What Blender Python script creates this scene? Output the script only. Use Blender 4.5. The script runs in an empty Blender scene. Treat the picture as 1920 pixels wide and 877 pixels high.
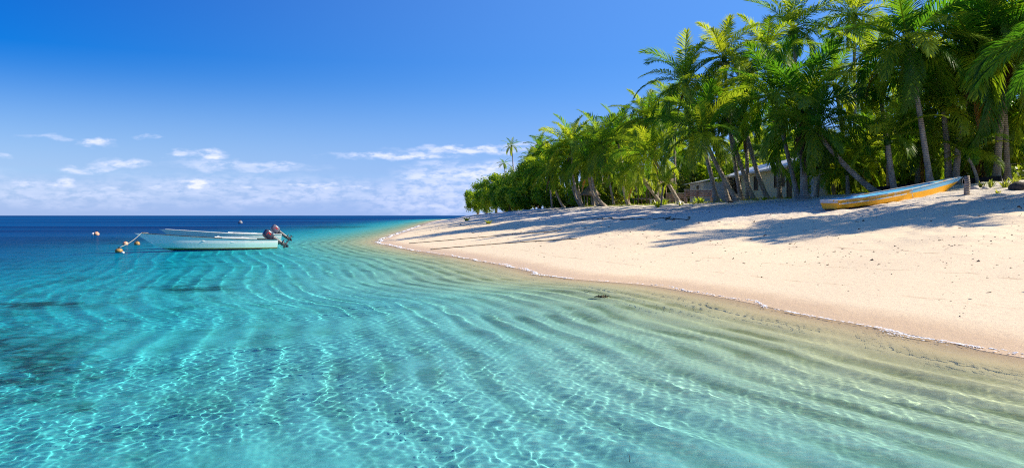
import bpy, math, random
import numpy as np
from mathutils import Vector, Matrix

# ------------------------------------------------------------------ camera, sky, sun, exposure
sc = bpy.context.scene
COL = sc.collection
F = 1500.0                      # focal length in pixels of the 1920 px wide photograph
CAMZ = 2.0
HOR = 404.0                     # row of the horizon
cam = bpy.data.objects.new("camera", bpy.data.cameras.new("camera"))
COL.objects.link(cam)
cam.location = (0, 0, CAMZ)
cam.rotation_euler = (math.pi / 2, 0, 0)
cam.data.sensor_width = 36
cam.data.lens = 36 * F / 1920
cam.data.shift_y = -(438.5 - HOR) / 1920
cam.data.clip_start = 0.1
cam.data.clip_end = 200000
sc.camera = cam

SUN_AZ, SUN_EL = math.radians(85), math.radians(36)
sd = Vector((math.sin(SUN_AZ) * math.cos(SUN_EL), math.cos(SUN_AZ) * math.cos(SUN_EL), math.sin(SUN_EL)))
sun = bpy.data.lights.new("sun", 'SUN')
sun.energy = 5.0
sun.angle = math.radians(0.5)
sun.color = (1.0, 0.90, 0.74)
sun.cycles.is_caustics_light = True          # sunlight is focused by the waves onto the sea bed
sun_ob = bpy.data.objects.new("sun", sun)
COL.objects.link(sun_ob)
sun_ob.rotation_euler = sd.to_track_quat('Z', 'Y').to_euler()
sun_ob.location = (60, 20, 60)

sc.view_settings.view_transform = 'Standard'
sc.view_settings.look = 'None'
sc.view_settings.exposure = 0.66
sc.view_settings.gamma = 1.0
sc.render.engine = 'CYCLES'
sc.cycles.use_denoising = False
sc.cycles.max_bounces = 10
sc.cycles.transparent_max_bounces = 12
sc.cycles.sample_clamp_indirect = 6
sc.cycles.caustics_reflective = False
sc.cycles.caustics_refractive = True
sc.cycles.blur_glossy = 0.3
sc.cycles.filter_width = 1.1


class NT:
    """tiny wrapper to write node trees in few lines"""
    def __init__(s, tree):
        s.t = tree
        s.n = tree.nodes
        s.n.clear()

    def node(s, typ, **kw):
        n = s.n.new(typ)
        for k, v in kw.items():
            setattr(n, k, v)
        return n

    def put(s, sock, v):
        if v is None:
            return
        if hasattr(v, 'is_output'):
            s.t.links.new(v, sock)
        else:
            if isinstance(v, (tuple, list)) and len(v) == 3 and sock.type == 'RGBA':
                v = (*v, 1)
            sock.default_value = v

    def math(s, op, a, b=None, c=None, clamp=False):
        n = s.node("ShaderNodeMath", operation=op, use_clamp=clamp)
        s.put(n.inputs[0], a); s.put(n.inputs[1], b); s.put(n.inputs[2], c)
        return n.outputs[0]

    def vmath(s, op, a, b=None):
        n = s.node("ShaderNodeVectorMath", operation=op)
        s.put(n.inputs[0], a); s.put(n.inputs[1], b)
        return n.outputs[1] if op in ('LENGTH', 'DOT_PRODUCT') else n.outputs[0]

    def mix(s, f, a, b, blend='MIX'):
        n = s.node("ShaderNodeMix", data_type='RGBA', blend_type=blend)
        s.put(n.inputs[0], f); s.put(n.inputs[6], a); s.put(n.inputs[7], b)
        return n.outputs[2]

    def noise(s, vec, scale, detail=4, rough=0.55, dist=0.0):
        n = s.node("ShaderNodeTexNoise")
        s.put(n.inputs['Vector'], vec)
        n.inputs['Scale'].default_value = scale
        n.inputs['Detail'].default_value = detail
        n.inputs['Roughness'].default_value = rough
        n.inputs['Distortion'].default_value = dist
        return n.outputs[0]

    def step(s, v, lo, hi, a=0.0, b=1.0):
        n = s.node("ShaderNodeMapRange", interpolation_type='SMOOTHSTEP')
        s.put(n.inputs[0], v); s.put(n.inputs[1], lo); s.put(n.inputs[2], hi); s.put(n.inputs[3], a); s.put(n.inputs[4], b)
        return n.outputs[0]

    def attr(s, name):
        n = s.node("ShaderNodeAttribute", attribute_name=name)
        return n.outputs['Fac']

    def coord(s, which='Object'):
        return s.node("ShaderNodeTexCoord").outputs[which]

    def mapping(s, vec, scale=(1, 1, 1), loc=(0, 0, 0)):
        n = s.node("ShaderNodeMapping")
        s.put(n.inputs[0], vec)
        n.inputs['Scale'].default_value = scale
        n.inputs['Location'].default_value = loc
        return n.outputs[0]

    def bump(s, h, strength=0.5, dist=0.05, normal=None):
        n = s.node("ShaderNodeBump")
        n.inputs['Strength'].default_value = strength
        n.inputs['Distance'].default_value = dist
        s.put(n.inputs['Height'], h)
        if normal is not None:
            s.put(n.inputs['Normal'], normal)
        return n.outputs[0]

    def principled(s, col, rough=0.8, normal=None, spec=0.5, metal=0.0):
        n = s.node("ShaderNodeBsdfPrincipled")
        s.put(n.inputs['Base Color'], col); s.put(n.inputs['Roughness'], rough)
        n.inputs['Specular IOR Level'].default_value = spec
        n.inputs['Metallic'].default_value = metal
        if normal is not None:
            s.put(n.inputs['Normal'], normal)
        return n.outputs[0]

    def out(s, surf):
        o = s.node("ShaderNodeOutputMaterial")
        s.t.links.new(surf, o.inputs[0])


# sky with a few fair-weather clouds low over the horizon
world = bpy.data.worlds.new("World")
sc.world = world
world.use_nodes = True
w = NT(world.node_tree)
sky = w.node("ShaderNodeTexSky", sky_type='NISHITA', sun_disc=False, sun_elevation=SUN_EL, sun_rotation=SUN_AZ,
             altitude=0, air_density=1.0, dust_density=0.25, ozone_density=4.0)
hsv = w.node("ShaderNodeHueSaturation")
hsv.inputs['Saturation'].default_value = 1.62
hsv.inputs['Hue'].default_value = 0.527
w.t.links.new(sky.outputs[0], hsv.inputs['Color'])
dirv = w.coord('Generated')
sx = w.node("ShaderNodeSeparateXYZ")
w.put(sx.inputs[0], dirv)
el = sx.outputs[2]
az = w.math('ARCTAN2', sx.outputs[0], sx.outputs[1])
cx = w.node("ShaderNodeCombineXYZ")
w.put(cx.inputs[0], az); w.put(cx.inputs[1], el)
uv = cx.outputs[0]
wn = w.node("ShaderNodeTexNoise")
wn.inputs['Scale'].default_value = 34
wn.inputs['Detail'].default_value = 6
w.put(wn.inputs['Vector'], w.mapping(uv, (1, 2.2, 1)))
warp = w.vmath('MULTIPLY', w.vmath('SUBTRACT', wn.outputs['Color'], (0.5, 0.5, 0.5)), (0.055, 0.022, 0))
uvw = w.vmath('ADD', uv, warp)
det = w.noise(w.mapping(uv, (1, 2.6, 1)), 55, 7, 0.62)
det2 = w.noise(w.mapping(uv, (1, 7, 1)), 11, 6, 0.6)
acc = None
#        px    py   rx   ry  strength  (of the photograph, turned into sky directions here)
CLOUDS = [(183, 270, 34, 9, .7), (338, 291, 28, 10, .8), (392, 291, 32, 12, .9), (160, 316, 60, 9, .6), (228, 308, 60, 12, .65),
          (465, 312, 150, 13, .55), (60, 346, 40, 9, .6), (122, 342, 30, 14, .8), (372, 344, 40, 13, .95), (590, 350, 50, 9, .6),
          (740, 294, 130, 9, .8), (880, 283, 150, 9, .75), (990, 275, 80, 6, .5), (840, 325, 110, 22, .7), (920, 322, 80, 24, .8), (820, 345, 90, 14, .5), (975, 335, 90, 30, .7),
          (480, 358, 420, 34, .36), (850, 366, 260, 44, .5), (150, 362, 260, 30, .36), (560, 347, 26, 7, .7), (300, 352, 34, 7, .6), (455, 352, 24, 6, .6), (610, 346, 30, 8, .75), (670, 352, 40, 9, .6), (200, 350, 26, 7, .6), (90, 258, 60, 6, .3), (285, 258, 25, 5, .3), (10, 294, 20, 5, .4),
          (700, 355, 60, 10, .4), (1150, 330, 160, 30, .5), (1500, 330, 260, 36, .5), (-200, 330, 200, 26, .6), (-420, 300, 160, 20, .5), (2300, 320, 300, 30, .5)]
for (px, py, rx, ry, st) in CLOUDS:
    a0 = math.atan2(px - 960, F)
    e0 = (HOR - py) / math.hypot(F, px - 960)
    k = math.cos(a0)
    q = w.vmath('MULTIPLY', w.vmath('SUBTRACT', uvw, (a0, e0, 0)), (F / rx / max(k, .3), F / ry, 0))
    v = w.step(w.vmath('LENGTH', q), 1.15, 0.25, 0.0, st)
    acc = v if acc is None else w.math('MAXIMUM', acc, v)
cl = w.math('MULTIPLY', acc, w.step(det, 0.33, 0.60, 0.12, 1.2))
cl = w.math('MULTIPLY', cl, w.step(det2, 0.28, 0.60, 0.45, 1.0), clamp=True)
sunny = w.step(az, -0.75, 0.5, 0.0, 1.0)
low = w.step(el, 0.0, 0.17, 1.0, 0.0)
base = w.mix(w.math('MULTIPLY', low, 0.75), w.mix(w.math('MULTIPLY', sunny, .66), hsv.outputs[0], (1.5, 3.6, 8.0)), (2.1, 3.4, 7.2))
skyc = w.mix(cl, base, (6.7, 7.0, 8.7))
bg = w.node("ShaderNodeBackground")
w.put(bg.inputs[0], skyc)
bg.inputs[1].default_value = 0.086
wo = w.node("ShaderNodeOutputWorld")
w.t.links.new(bg.outputs[0], wo.inputs[0])


# ------------------------------------------------------------------ helpers
def mat(name):
    m = bpy.data.materials.new(name)
    m.use_nodes = True
    return m, NT(m.node_tree)


def tag(o, label=None, cat=None, group=None, kind=None):
    if label: o['label'] = label
    if cat: o['category'] = cat
    if group: o['group'] = group
    if kind: o['kind'] = kind
    return o


def empty(name, loc, label=None, cat=None, group=None, rz=0.0):
    o = bpy.data.objects.new(name, None)
    COL.objects.link(o)
    o.location = loc
    o.rotation_euler = (0, 0, rz)
    o.empty_display_size = 0.2
    return tag(o, label, cat, group)


def mesh_np(name, v, quads=None, tris=None, attrs=None, smooth=True, qmat=None, tmat=None):
    me = bpy.data.meshes.new(name)
    v = np.asarray(v, np.float32).reshape(-1, 3)
    me.vertices.add(len(v))
    me.vertices.foreach_set('co', v.ravel())
    q = np.zeros((0, 4), np.int32) if quads is None else np.asarray(quads, np.int32).reshape(-1, 4)
    t = np.zeros((0, 3), np.int32) if tris is None else np.asarray(tris, np.int32).reshape(-1, 3)
    me.loops.add(q.size + t.size)
    me.loops.foreach_set('vertex_index', np.concatenate([q.ravel(), t.ravel()]))
    me.polygons.add(len(q) + len(t))
    st = np.concatenate([np.arange(len(q)) * 4, q.size + np.arange(len(t)) * 3]).astype(np.int32)
    me.polygons.foreach_set('loop_start', st)
    if qmat is not None or tmat is not None:
        mi = np.concatenate([np.zeros(len(q), np.int32) if qmat is None else np.asarray(qmat, np.int32),
                             np.zeros(len(t), np.int32) if tmat is None else np.asarray(tmat, np.int32)])
        me.polygons.foreach_set('material_index', mi)
    me.update(calc_edges=True)
    me.polygons.foreach_set('use_smooth', np.full(len(q) + len(t), smooth, bool))
    for k, a in (attrs or {}).items():
        at = me.attributes.new(k, 'FLOAT', 'POINT')
        at.data.foreach_set('value', np.asarray(a, np.float32).ravel())
    return me


def link(name, me, mats, parent=None, loc=None):
    o = bpy.data.objects.new(name, me)
    COL.objects.link(o)
    for m in (mats if isinstance(mats, (list, tuple)) else [mats]):
        if m.name not in [x.name for x in me.materials if x]:
            me.materials.append(m)
    if parent: o.parent = parent
    if loc is not None: o.location = loc
    return o


class MB:
    """collects boxes, tubes and lofts for ONE mesh"""
    def __init__(s):
        s.v = []; s.q = []; s.t = []

    def add(s, v, q=(), t=()):
        b = len(s.v)
        s.v += [tuple(map(float, p)) for p in v]
        s.q += [tuple(b + i for i in f) for f in q]
        s.t += [tuple(b + i for i in f) for f in t]

    def box(s, lo, hi, m=None):
        x0, y0, z0 = lo; x1, y1, z1 = hi
        v = [(x, y, z) for z in (z0, z1) for (x, y) in ((x0, y0), (x1, y0), (x1, y1), (x0, y1))]
        if m is not None: v = [m @ Vector(p) for p in v]
        s.add(v, [(3, 2, 1, 0), (4, 5, 6, 7), (0, 1, 5, 4), (1, 2, 6, 5), (2, 3, 7, 6), (3, 0, 4, 7)])

    def bar(s, a, b, wd, ht):
        a = Vector(a); b = Vector(b); d = (b - a); L = d.length
        q = d.to_track_quat('X', 'Z').to_matrix().to_4x4()
        m = Matrix.Translation(a) @ q
        s.box((0, -wd / 2, -ht / 2), (L, wd / 2, ht / 2), m)

    def tube(s, pts, rad, n=8, cap=True):
        pts = [Vector(p) for p in pts]
        rs = rad if isinstance(rad, (list, tuple, np.ndarray)) else [rad] * len(pts)
        ref = Vector((0.13, 0.21, 0.97))
        rings = []
        for i, p in enumerate(pts):
            t = (pts[min(i + 1, len(pts) - 1)] - pts[max(i - 1, 0)]).normalized()
            a = t.cross(ref)
            if a.length < 1e-3: a = t.cross(Vector((1, 0, 0)))
            a.normalize(); b = t.cross(a)
            rings.append([p + (a * math.cos(k * 2 * math.pi / n) + b * math.sin(k * 2 * math.pi / n)) * rs[i] for k in range(n)])
        v = [p for r in rings for p in r]
        q = [(i * n + k, i * n + (k + 1) % n, (i + 1) * n + (k + 1) % n, (i + 1) * n + k) for i in range(len(pts) - 1) for k in range(n)]
        t = []
        if cap:
            v += [pts[0], pts[-1]]
            c0 = len(v) - 2; e = (len(pts) - 1) * n
            t = [(c0, (k + 1) % n, k) for k in range(n)] + [(c0 + 1, e + k, e + (k + 1) % n) for k in range(n)]
        s.add(v, q, t)

    def ball(s, c, r, n=12, m=8, sq=(1, 1, 1)):
        c = Vector(c)
        v = [c + Vector((0, 0, -r * sq[2]))]
        for j in range(1, m):
            a = -math.pi / 2 + math.pi * j / m
            for k in range(n):
                b = 2 * math.pi * k / n
                v.append(c + Vector((r * sq[0] * math.cos(a) * math.cos(b), r * sq[1] * math.cos(a) * math.sin(b), r * sq[2] * math.sin(a))))
        v.append(c + Vector((0, 0, r * sq[2])))
        q = [(1 + (j - 1) * n + k, 1 + (j - 1) * n + (k + 1) % n, 1 + j * n + (k + 1) % n, 1 + j * n + k) for j in range(1, m - 1) for k in range(n)]
        t = [(0, 1 + (k + 1) % n, 1 + k) for k in range(n)] + [(len(v) - 1, 1 + (m - 2) * n + k, 1 + (m - 2) * n + (k + 1) % n) for k in range(n)]
        s.add(v, q, t)

    def loft(s, rings, closed=True, cap=True):
        n = len(rings[0])
        v = [p for r in rings for p in r]
        kk = n if closed else n - 1
        q = [(i * n + k, i * n + (k + 1) % n, (i + 1) * n + (k + 1) % n, (i + 1) * n + k) for i in range(len(rings) - 1) for k in range(kk)]
        t = []
        if cap and closed:
            for e, flip in ((0, True), ((len(rings) - 1) * n, False)):
                c = sum((Vector(v[e + k]) for k in range(n)), Vector()) / n
                v = v + [tuple(c)]
                ci = len(v) - 1
                t += [(ci, e + (k + 1) % n, e + k) if flip else (ci, e + k, e + (k + 1) % n) for k in range(n)]
        s.add(v, q, t)

    def mesh(s, name, smooth=False):
        return mesh_np(name, s.v, s.q if s.q else None, s.t if s.t else None, smooth=smooth)

    def build(s, name, m, parent=None, smooth=False, loc=None):
        return link(name, s.mesh(name, smooth), m, parent, loc)


# ------------------------------------------------------------------ shape of the coast
def catmull(P, n=14):
    P = np.asarray(P, float)
    Q = np.vstack([2 * P[0] - P[1], P, 2 * P[-1] - P[-2]])
    out = []
    for i in range(1, len(Q) - 2):
        p0, p1, p2, p3 = Q[i - 1:i + 3]
        for t in np.linspace(0, 1, n, endpoint=False):
            out.append(.5 * ((2 * p1) + (-p0 + p2) * t + (2 * p0 - 5 * p1 + 4 * p2 - p3) * t ** 2 + (-p0 + 3 * p1 - 3 * p2 + p3) * t ** 3))
    out.append(P[-1])
    return np.array(out)


def sea_pt(px, py):                       # where a photo pixel meets the water plane
    D = CAMZ * F / (py - HOR)
    return ((px - 960) / F * D, D)


SHORE = [(22, -60), (15, -20), (11.2, 0), (9.6, 6)] + [sea_pt(*p) for p in
         [(1920, 670), (1810, 648), (1700, 625), (1600, 606), (1500, 588), (1400, 566), (1280, 545), (1200, 533), (1050, 520), (960, 501), (880, 485), (800, 473),
          (740, 462), (712, 453), (735, 442), (780, 426), (800, 418.5), (822, 413)]] + [(-33, 420), (-10, 500), (70, 580), (500, 800), (3000, 1500)]
SH = catmull(SHORE)
VEG = [(75, -60, 4.4), (54, 0, 4.3), (40, 28, 4.1)]
for px, py, D in [(1920, 337, 44), (1750, 351, 46.5), (1600, 364, 48.5), (1500, 370, 51), (1380, 380, 58), (1250, 384, 68), (1130, 387, 85), (1000, 392, 118), (930, 399, 150), (890, 403, 178)]:
    VEG.append(((px - 960) / F * D, D, CAMZ + (HOR - py) / F * D))
VEG += [(-12, 230, 1.7), (-12, 300, 1.2), (0, 380, .9), (40, 470, .8), (130, 560, .8), (520, 770, .8), (3000, 1470, .8)]
VG = catmull(VEG)


def signed(P, X, Y):
    """distance to a polyline, positive on its right-hand side; index of nearest segment, parameter"""
    A = P[:-1, :2]; B = P[1:, :2]; D = B - A; L2 = (D ** 2).sum(1) + 1e-9
    X = X.ravel(); Y = Y.ravel()
    sdist = np.empty(len(X)); idx = np.empty(len(X), int); tt = np.empty(len(X))
    for i in range(0, len(X), 4000):
        x = X[i:i + 4000, None]; y = Y[i:i + 4000, None]
        t = np.clip(((x - A[:, 0]) * D[:, 0] + (y - A[:, 1]) * D[:, 1]) / L2, 0, 1)
        ex = x - A[:, 0] - t * D[:, 0]; ey = y - A[:, 1] - t * D[:, 1]
        d2 = ex * ex + ey * ey
        j = d2.argmin(1); r = np.arange(len(j))
        cr = D[j, 0] * ey[r, j] - D[j, 1] * ex[r, j]
        sdist[i:i + 4000] = np.sqrt(d2[r, j]) * np.where(cr < 0, 1, -1)
        idx[i:i + 4000] = j; tt[i:i + 4000] = t[r, j]
    return sdist, idx, tt


# lookup table of the distances on a polar grid
LR0, LR1, NLR, NLA = math.log(0.4), math.log(40000), 560, 420
AL = 1.45
lr = np.linspace(LR0, LR1, NLR); la = np.linspace(-AL, AL, NLA)
gR, gA = np.meshgrid(np.exp(lr), la, indexing='ij')
gX = gR * np.sin(gA); gY = gR * np.cos(gA)
T_s, _, _ = signed(SH, gX, gY)
T_v, iv, tv = signed(VG, gX, gY)
T_c = VG[iv, 2] * (1 - tv) + VG[np.minimum(iv + 1, len(VG) - 1), 2] * tv
T_s, T_v, T_c = (t.reshape(NLR, NLA) for t in (T_s, T_v, T_c))
for _ in range(60):                       # crest height varies gently along the beach
    T_c[1:-1, 1:-1] = (T_c[:-2, 1:-1] + T_c[2:, 1:-1] + T_c[1:-1, :-2] + T_c[1:-1, 2:]) / 4


def look(X, Y):
    X = np.asarray(X, float); Y = np.asarray(Y, float)
    r = np.clip((np.log(np.maximum(np.hypot(X, Y), .41)) - LR0) / (LR1 - LR0) * (NLR - 1), 0, NLR - 1.001)
    a = np.clip((np.arctan2(X, Y) + AL) / (2 * AL) * (NLA - 1), 0, NLA - 1.001)
    i = r.astype(int); j = a.astype(int); fr = r - i; fa = a - j
    out = []
    for T in (T_s, T_v, T_c):
        out.append((T[i, j] * (1 - fa) + T[i, j + 1] * fa) * (1 - fr) + (T[i + 1, j] * (1 - fa) + T[i + 1, j + 1] * fa) * fr)
    return out


rngw = np.random.default_rng(5)


def softnoise(X, Y, wl, seed, n=14):
    r = np.random.default_rng(seed); z = np.zeros_like(X, dtype=float)
    for _ in range(n):
        k = 2 * math.pi / (wl * math.exp(r.uniform(-.6, .6))); th = r.uniform(0, 2 * math.pi)
        z += np.sin(k * (X * math.cos(th) + Y * math.sin(th)) + r.uniform(0, 6.28))
    return z / math.sqrt(n / 2)


def seabed_depth(d, X, Y):                # d = metres seaward of the waterline
    z = np.interp(d, [0, 2, 5, 10, 16, 26, 40, 60, 100, 200, 1000, 60000], [0, .13, .34, .72, 1.30, 2.2, 3.5, 5.2, 8.5, 13, 18, 20])
    return z * (1 + .9 * np.clip((np.hypot(X, Y) - 10) / 35, 0, 1))


def terrain(X, Y, detail=True):
    X = np.asarray(X, float); Y = np.asarray(Y, float)
    s, v, c = look(X, Y)
    t = np.clip(s / np.maximum(s + np.abs(v), 1e-3), 0, 1)
    zb = c * t ** 0.95
    zl = c + 0.012 * np.minimum(np.abs(v), 60)
    land = np.where(v > 0, zl, zb)
    far = np.clip(1.5 - np.hypot(X, Y) / 400, 0, 1)
    if detail:
        lump = softnoise(X, Y, 2.6, 3) * .026 + softnoise(X, Y, 0.8, 4) * .016
        land = land + lump * far * np.clip((s - 5) / 12, 0, 1) + softnoise(X, Y, 6, 9) * .03 * far * np.clip((s - 2) / 8, 0, 1)
    sea = -seabed_depth(-s, X, Y)
    if detail:
        dep = np.clip(-s / 2.5, 0, 1) * np.clip(1.3 - np.hypot(X, Y) / 70, 0, 1)
        ph = 2 * math.pi * (-s) / 0.64 + .4 * softnoise(X, Y, 5, 21)
        sea = sea + dep * (.022 * np.sin(ph) + .02 * softnoise(X, Y, 1.4, 22) + .06 * softnoise(X, Y, 7, 23))
    return np.where(s > 0, land, sea)


def tz(x, y):
    return float(terrain(np.array([x]), np.array([y]))[0])


def hit(px, py, d0=6, d1=260):            # where a photo pixel meets the ground
    D = np.linspace(d0, d1, 9000)
    X = (px - 960) / F * D; Z = CAMZ - (py - HOR) / F * D
    h = terrain(X, D, False)
    k = int(np.argmax(h >= Z))
    return Vector((X[k], D[k], h[k]))


def fan(r, a):
    R, A = np.meshgrid(r, a, indexing='ij')
    i = np.arange(R.size).reshape(R.shape)
    f = np.stack([i[:-1, 1:], i[:-1, :-1], i[1:, :-1], i[1:, 1:]], -1).reshape(-1, 4)[:, ::-1]
    return R * np.sin(A), R * np.cos(A), f


# ------------------------------------------------------------------ ground: beach, sea bed and grove floor in one sheet
m_ground, g = mat("sand")
P = g.coord('Object')
sh = g.attr('shore'); vg = g.attr('veg'); weed = g.attr('weed')
n1 = g.noise(P, 0.35, 5); n2 = g.noise(P, 9, 6, .7); n3 = g.noise(g.mapping(P, (1, 1, 1)), 60, 4, .7)
dry = g.mix(n1, (0.87, 0.70, 0.46), (0.80, 0.63, 0.41))
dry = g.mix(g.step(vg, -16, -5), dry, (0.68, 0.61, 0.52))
dry = g.mix(g.math('MULTIPLY', g.step(n2, .52, .75), .5), dry, (0.50, 0.38, 0.26))
tide = g.noise(g.mapping(P, (.25, .25, 1)), 2.0, 5, .7)
line = g.math('MULTIPLY', g.step(n3, .55, .68), g.math('MULTIPLY', g.step(tide, .5, .62), g.step(sh, 2.0, 5.0)))
dry = g.mix(g.math('MULTIPLY', line, .75), dry, (0.30, 0.20, 0.12))
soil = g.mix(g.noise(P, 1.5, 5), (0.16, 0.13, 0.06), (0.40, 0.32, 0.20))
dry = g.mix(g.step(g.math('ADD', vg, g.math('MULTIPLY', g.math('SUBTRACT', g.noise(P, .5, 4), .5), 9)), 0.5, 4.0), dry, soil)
wetn = g.math('ADD', sh, g.math('MULTIPLY', g.math('SUBTRACT', g.noise(P, .8, 4), .5), .7))
wet = g.step(wetn, 1.5, 0.45)
col = g.mix(g.math('MULTIPLY', wet, .8), dry, (0.68, 0.47, 0.27))
for (dd, am, ww_) in ((2.6, 1.6, .05), (4.6, 2.4, .06), (7.5, 3.5, .08)):      # old swash marks
    q = g.math('ABSOLUTE', g.math('SUBTRACT', g.math('ADD', sh, g.math('MULTIPLY', g.math('SUBTRACT', g.noise(g.mapping(P, (1, 1, 1), (dd, dd, 0)), .16, 4, .5), .5), am)), dd))
    mk = g.math('MULTIPLY', g.step(q, ww_ * 1.6, ww_ * .3), g.step(g.noise(P, 1.3, 5, .7), .44, .62))
    col = g.mix(g.math('MULTIPLY', mk, .55), col, (0.42, 0.28, 0.16))
pits = g.node("ShaderNodeTexVoronoi", feature='SMOOTH_F1'); pits.inputs['Scale'].default_value = 1.7
g.put(pits.inputs['Vector'], P)
# sea bed: pale coral sand, darker in the hollows between the sand ripples, weed patches
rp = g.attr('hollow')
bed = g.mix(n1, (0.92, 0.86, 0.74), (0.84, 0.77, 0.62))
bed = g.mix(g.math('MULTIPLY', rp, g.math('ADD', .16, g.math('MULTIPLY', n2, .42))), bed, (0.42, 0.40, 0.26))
bed = g.mix(g.math('MULTIPLY', weed, g.step(g.noise(P, 1.1, 6, .75), .36, .58)), bed, g.mix(n2, (0.02, 0.03, 0.02), (0.10, 0.10, 0.05)))
pat = g.math('MULTIPLY', g.step(g.noise(g.mapping(P, (1, .7, 1)), .85, 7, .68), .46, .66), g.step(sh, -6.0, -12.0))
bed = g.mix(g.math('MULTIPLY', pat, .62), bed, (0.26, 0.32, 0.24))
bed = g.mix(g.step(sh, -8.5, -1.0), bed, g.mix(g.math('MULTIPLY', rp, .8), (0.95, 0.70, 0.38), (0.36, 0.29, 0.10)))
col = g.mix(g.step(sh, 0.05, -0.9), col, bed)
hgt = g.math('ADD', g.math('MULTIPLY', g.step(pits.outputs['Distance'], .05, .42), g.step(vg, -26, -9, 0.0, .55)), g.math('MULTIPLY', g.noise(P, 5, 6, .7), g.step(vg, -20, -6, .25, 1.0)))
hgt = g.math('ADD', hgt, g.math('MULTIPLY', n3, .08))
nb = g.bump(hgt, .7, .10)
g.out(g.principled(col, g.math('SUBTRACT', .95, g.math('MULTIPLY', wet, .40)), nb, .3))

r = np.concatenate([0.5 * 1.02 ** np.arange(0, 105), 4.0 * 1.0055 ** np.arange(0, 720), 4.0 * 1.0055 ** 720 * 1.04 ** np.arange(1, 145)])
a = np.unique(np.concatenate([np.linspace(-1.42, -.72, 60), np.linspace(-.72, .72, 420), np.linspace(.72, 1.42, 60)]))
X, Y, f = fan(r, a)
s_, v_, c_ = look(X, Y)
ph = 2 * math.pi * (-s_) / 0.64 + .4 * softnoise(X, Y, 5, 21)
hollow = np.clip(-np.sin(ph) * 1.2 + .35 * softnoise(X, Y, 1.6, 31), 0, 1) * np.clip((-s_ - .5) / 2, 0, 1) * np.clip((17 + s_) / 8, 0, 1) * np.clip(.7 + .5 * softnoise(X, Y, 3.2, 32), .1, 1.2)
weedm = np.zeros_like(X)
for (px, py, rx, ry) in [(20, 665, 130, 50), (-120, 640, 200, 60), (360, 534, 65, 6), (60, 559, 90, 6), (155, 728, 26, 8), (40, 420, 300, 9), (150, 448, 150, 6), (60, 441, 120, 5), (-250, 450, 250, 9), (330, 737, 6, 2),
                         (300, 418, 260, 4), (620, 425, 60, 2.5)]:
    x0, y0 = sea_pt(px, py)
    q = np.hypot((X / np.maximum(Y, .1) * F + 960 - px) / rx, (CAMZ * F / np.maximum(Y, .1) + HOR - py) / ry) + .22 * softnoise(X, Y, max(.5, y0 * .05), 40)
    weedm = np.maximum(weedm, np.clip((1.45 - q) / .9, 0, 1) * .9 * (Y > 1))
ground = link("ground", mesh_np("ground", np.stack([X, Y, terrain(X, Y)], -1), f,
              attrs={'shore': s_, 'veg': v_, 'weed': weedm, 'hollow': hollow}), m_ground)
ground.cycles.is_caustics_receiver = True
tag(ground, kind='structure')

# ------------------------------------------------------------------ sea surface
m_sea, g = mat("sea_water")
dep = g.attr('depth')
# light that went through the water once, by its depth: red is lost first, then green
tint = g.node("ShaderNodeCombineColor")
for i, kk in enumerate((-1.35, -0.18, -0.06)):
    g.put(tint.inputs[i], g.math('EXPONENT', g.math('MULTIPLY', dep, kk)))
refr = g.node("ShaderNodeBsdfRefraction")
refr.inputs['Roughness'].default_value = 0
refr.inputs['IOR'].default_value = 1.33
g.put(refr.inputs['Color'], tint.outputs[0])
geo = g.node("ShaderNodeNewGeometry")
P = g.coord('Object')
far_b = g.attr('far')
hb = g.math('ADD', g.noise(g.mapping(P, (.35, 1, 1)), 1.6, 5, .6), g.math('MULTIPLY', g.noise(g.mapping(P, (.2, 1, 1)), .25, 4, .6), 2.0))
fine = g.math('ADD', g.noise(g.mapping(P, (.55, 1, 1)), 5.5, 4, .6), g.math('MULTIPLY', g.noise(g.mapping(P, (.6, 1, 1)), 13, 3, .6), .35))
bf = g.bump(fine, .9, .085)
bn = g.node("ShaderNodeBump")
g.put(bn.inputs['Height'], hb); g.put(bn.inputs['Strength'], far_b); g.put(bn.inputs['Normal'], bf); bn.inputs['Distance'].default_value = .12
cosn = g.math('ABSOLUTE', g.vmath('DOT_PRODUCT', bn.outputs[0], geo.outputs['Incoming']))
fres = g.math('ADD', .02, g.math('MULTIPLY', g.math('POWER', g.math('SUBTRACT', 1.0, cosn), 5.0), .38))
fres = g.math('MINIMUM', fres, .115)
glos = g.node("ShaderNodeBsdfGlossy")
glos.inputs['Roughness'].default_value = .06
g.put(glos.inputs['Normal'], bn.outputs[0])
mx = g.node("ShaderNodeMixShader")
g.put(mx.inputs[0], fres); g.t.links.new(refr.outputs[0], mx.inputs[1]); g.t.links.new(glos.outputs[0], mx.inputs[2])
# deep water sends some blue light back by itself
back = g.node("ShaderNodeBsdfDiffuse"); g.put(back.inputs[0], g.mix(g.step(g.noise(g.mapping(P, (.004, .022, 1)), 1.0, 5, .6), .38, .62), (.003, .035, .14), (.004, .10, .29)))
mb = g.node("ShaderNodeMixShader")
g.put(mb.inputs[0], g.math('MULTIPLY', g.math('SUBTRACT', 1.0, g.math('EXPONENT', g.math('MULTIPLY', g.math('MAXIMUM', g.math('SUBTRACT', dep, 1.6), 0), -.28))), .8))
g.t.links.new(mx.outputs[0], mb.inputs[1]); g.t.links.new(back.outputs[0], mb.inputs[2])
g.out(mb.outputs[0])

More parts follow.
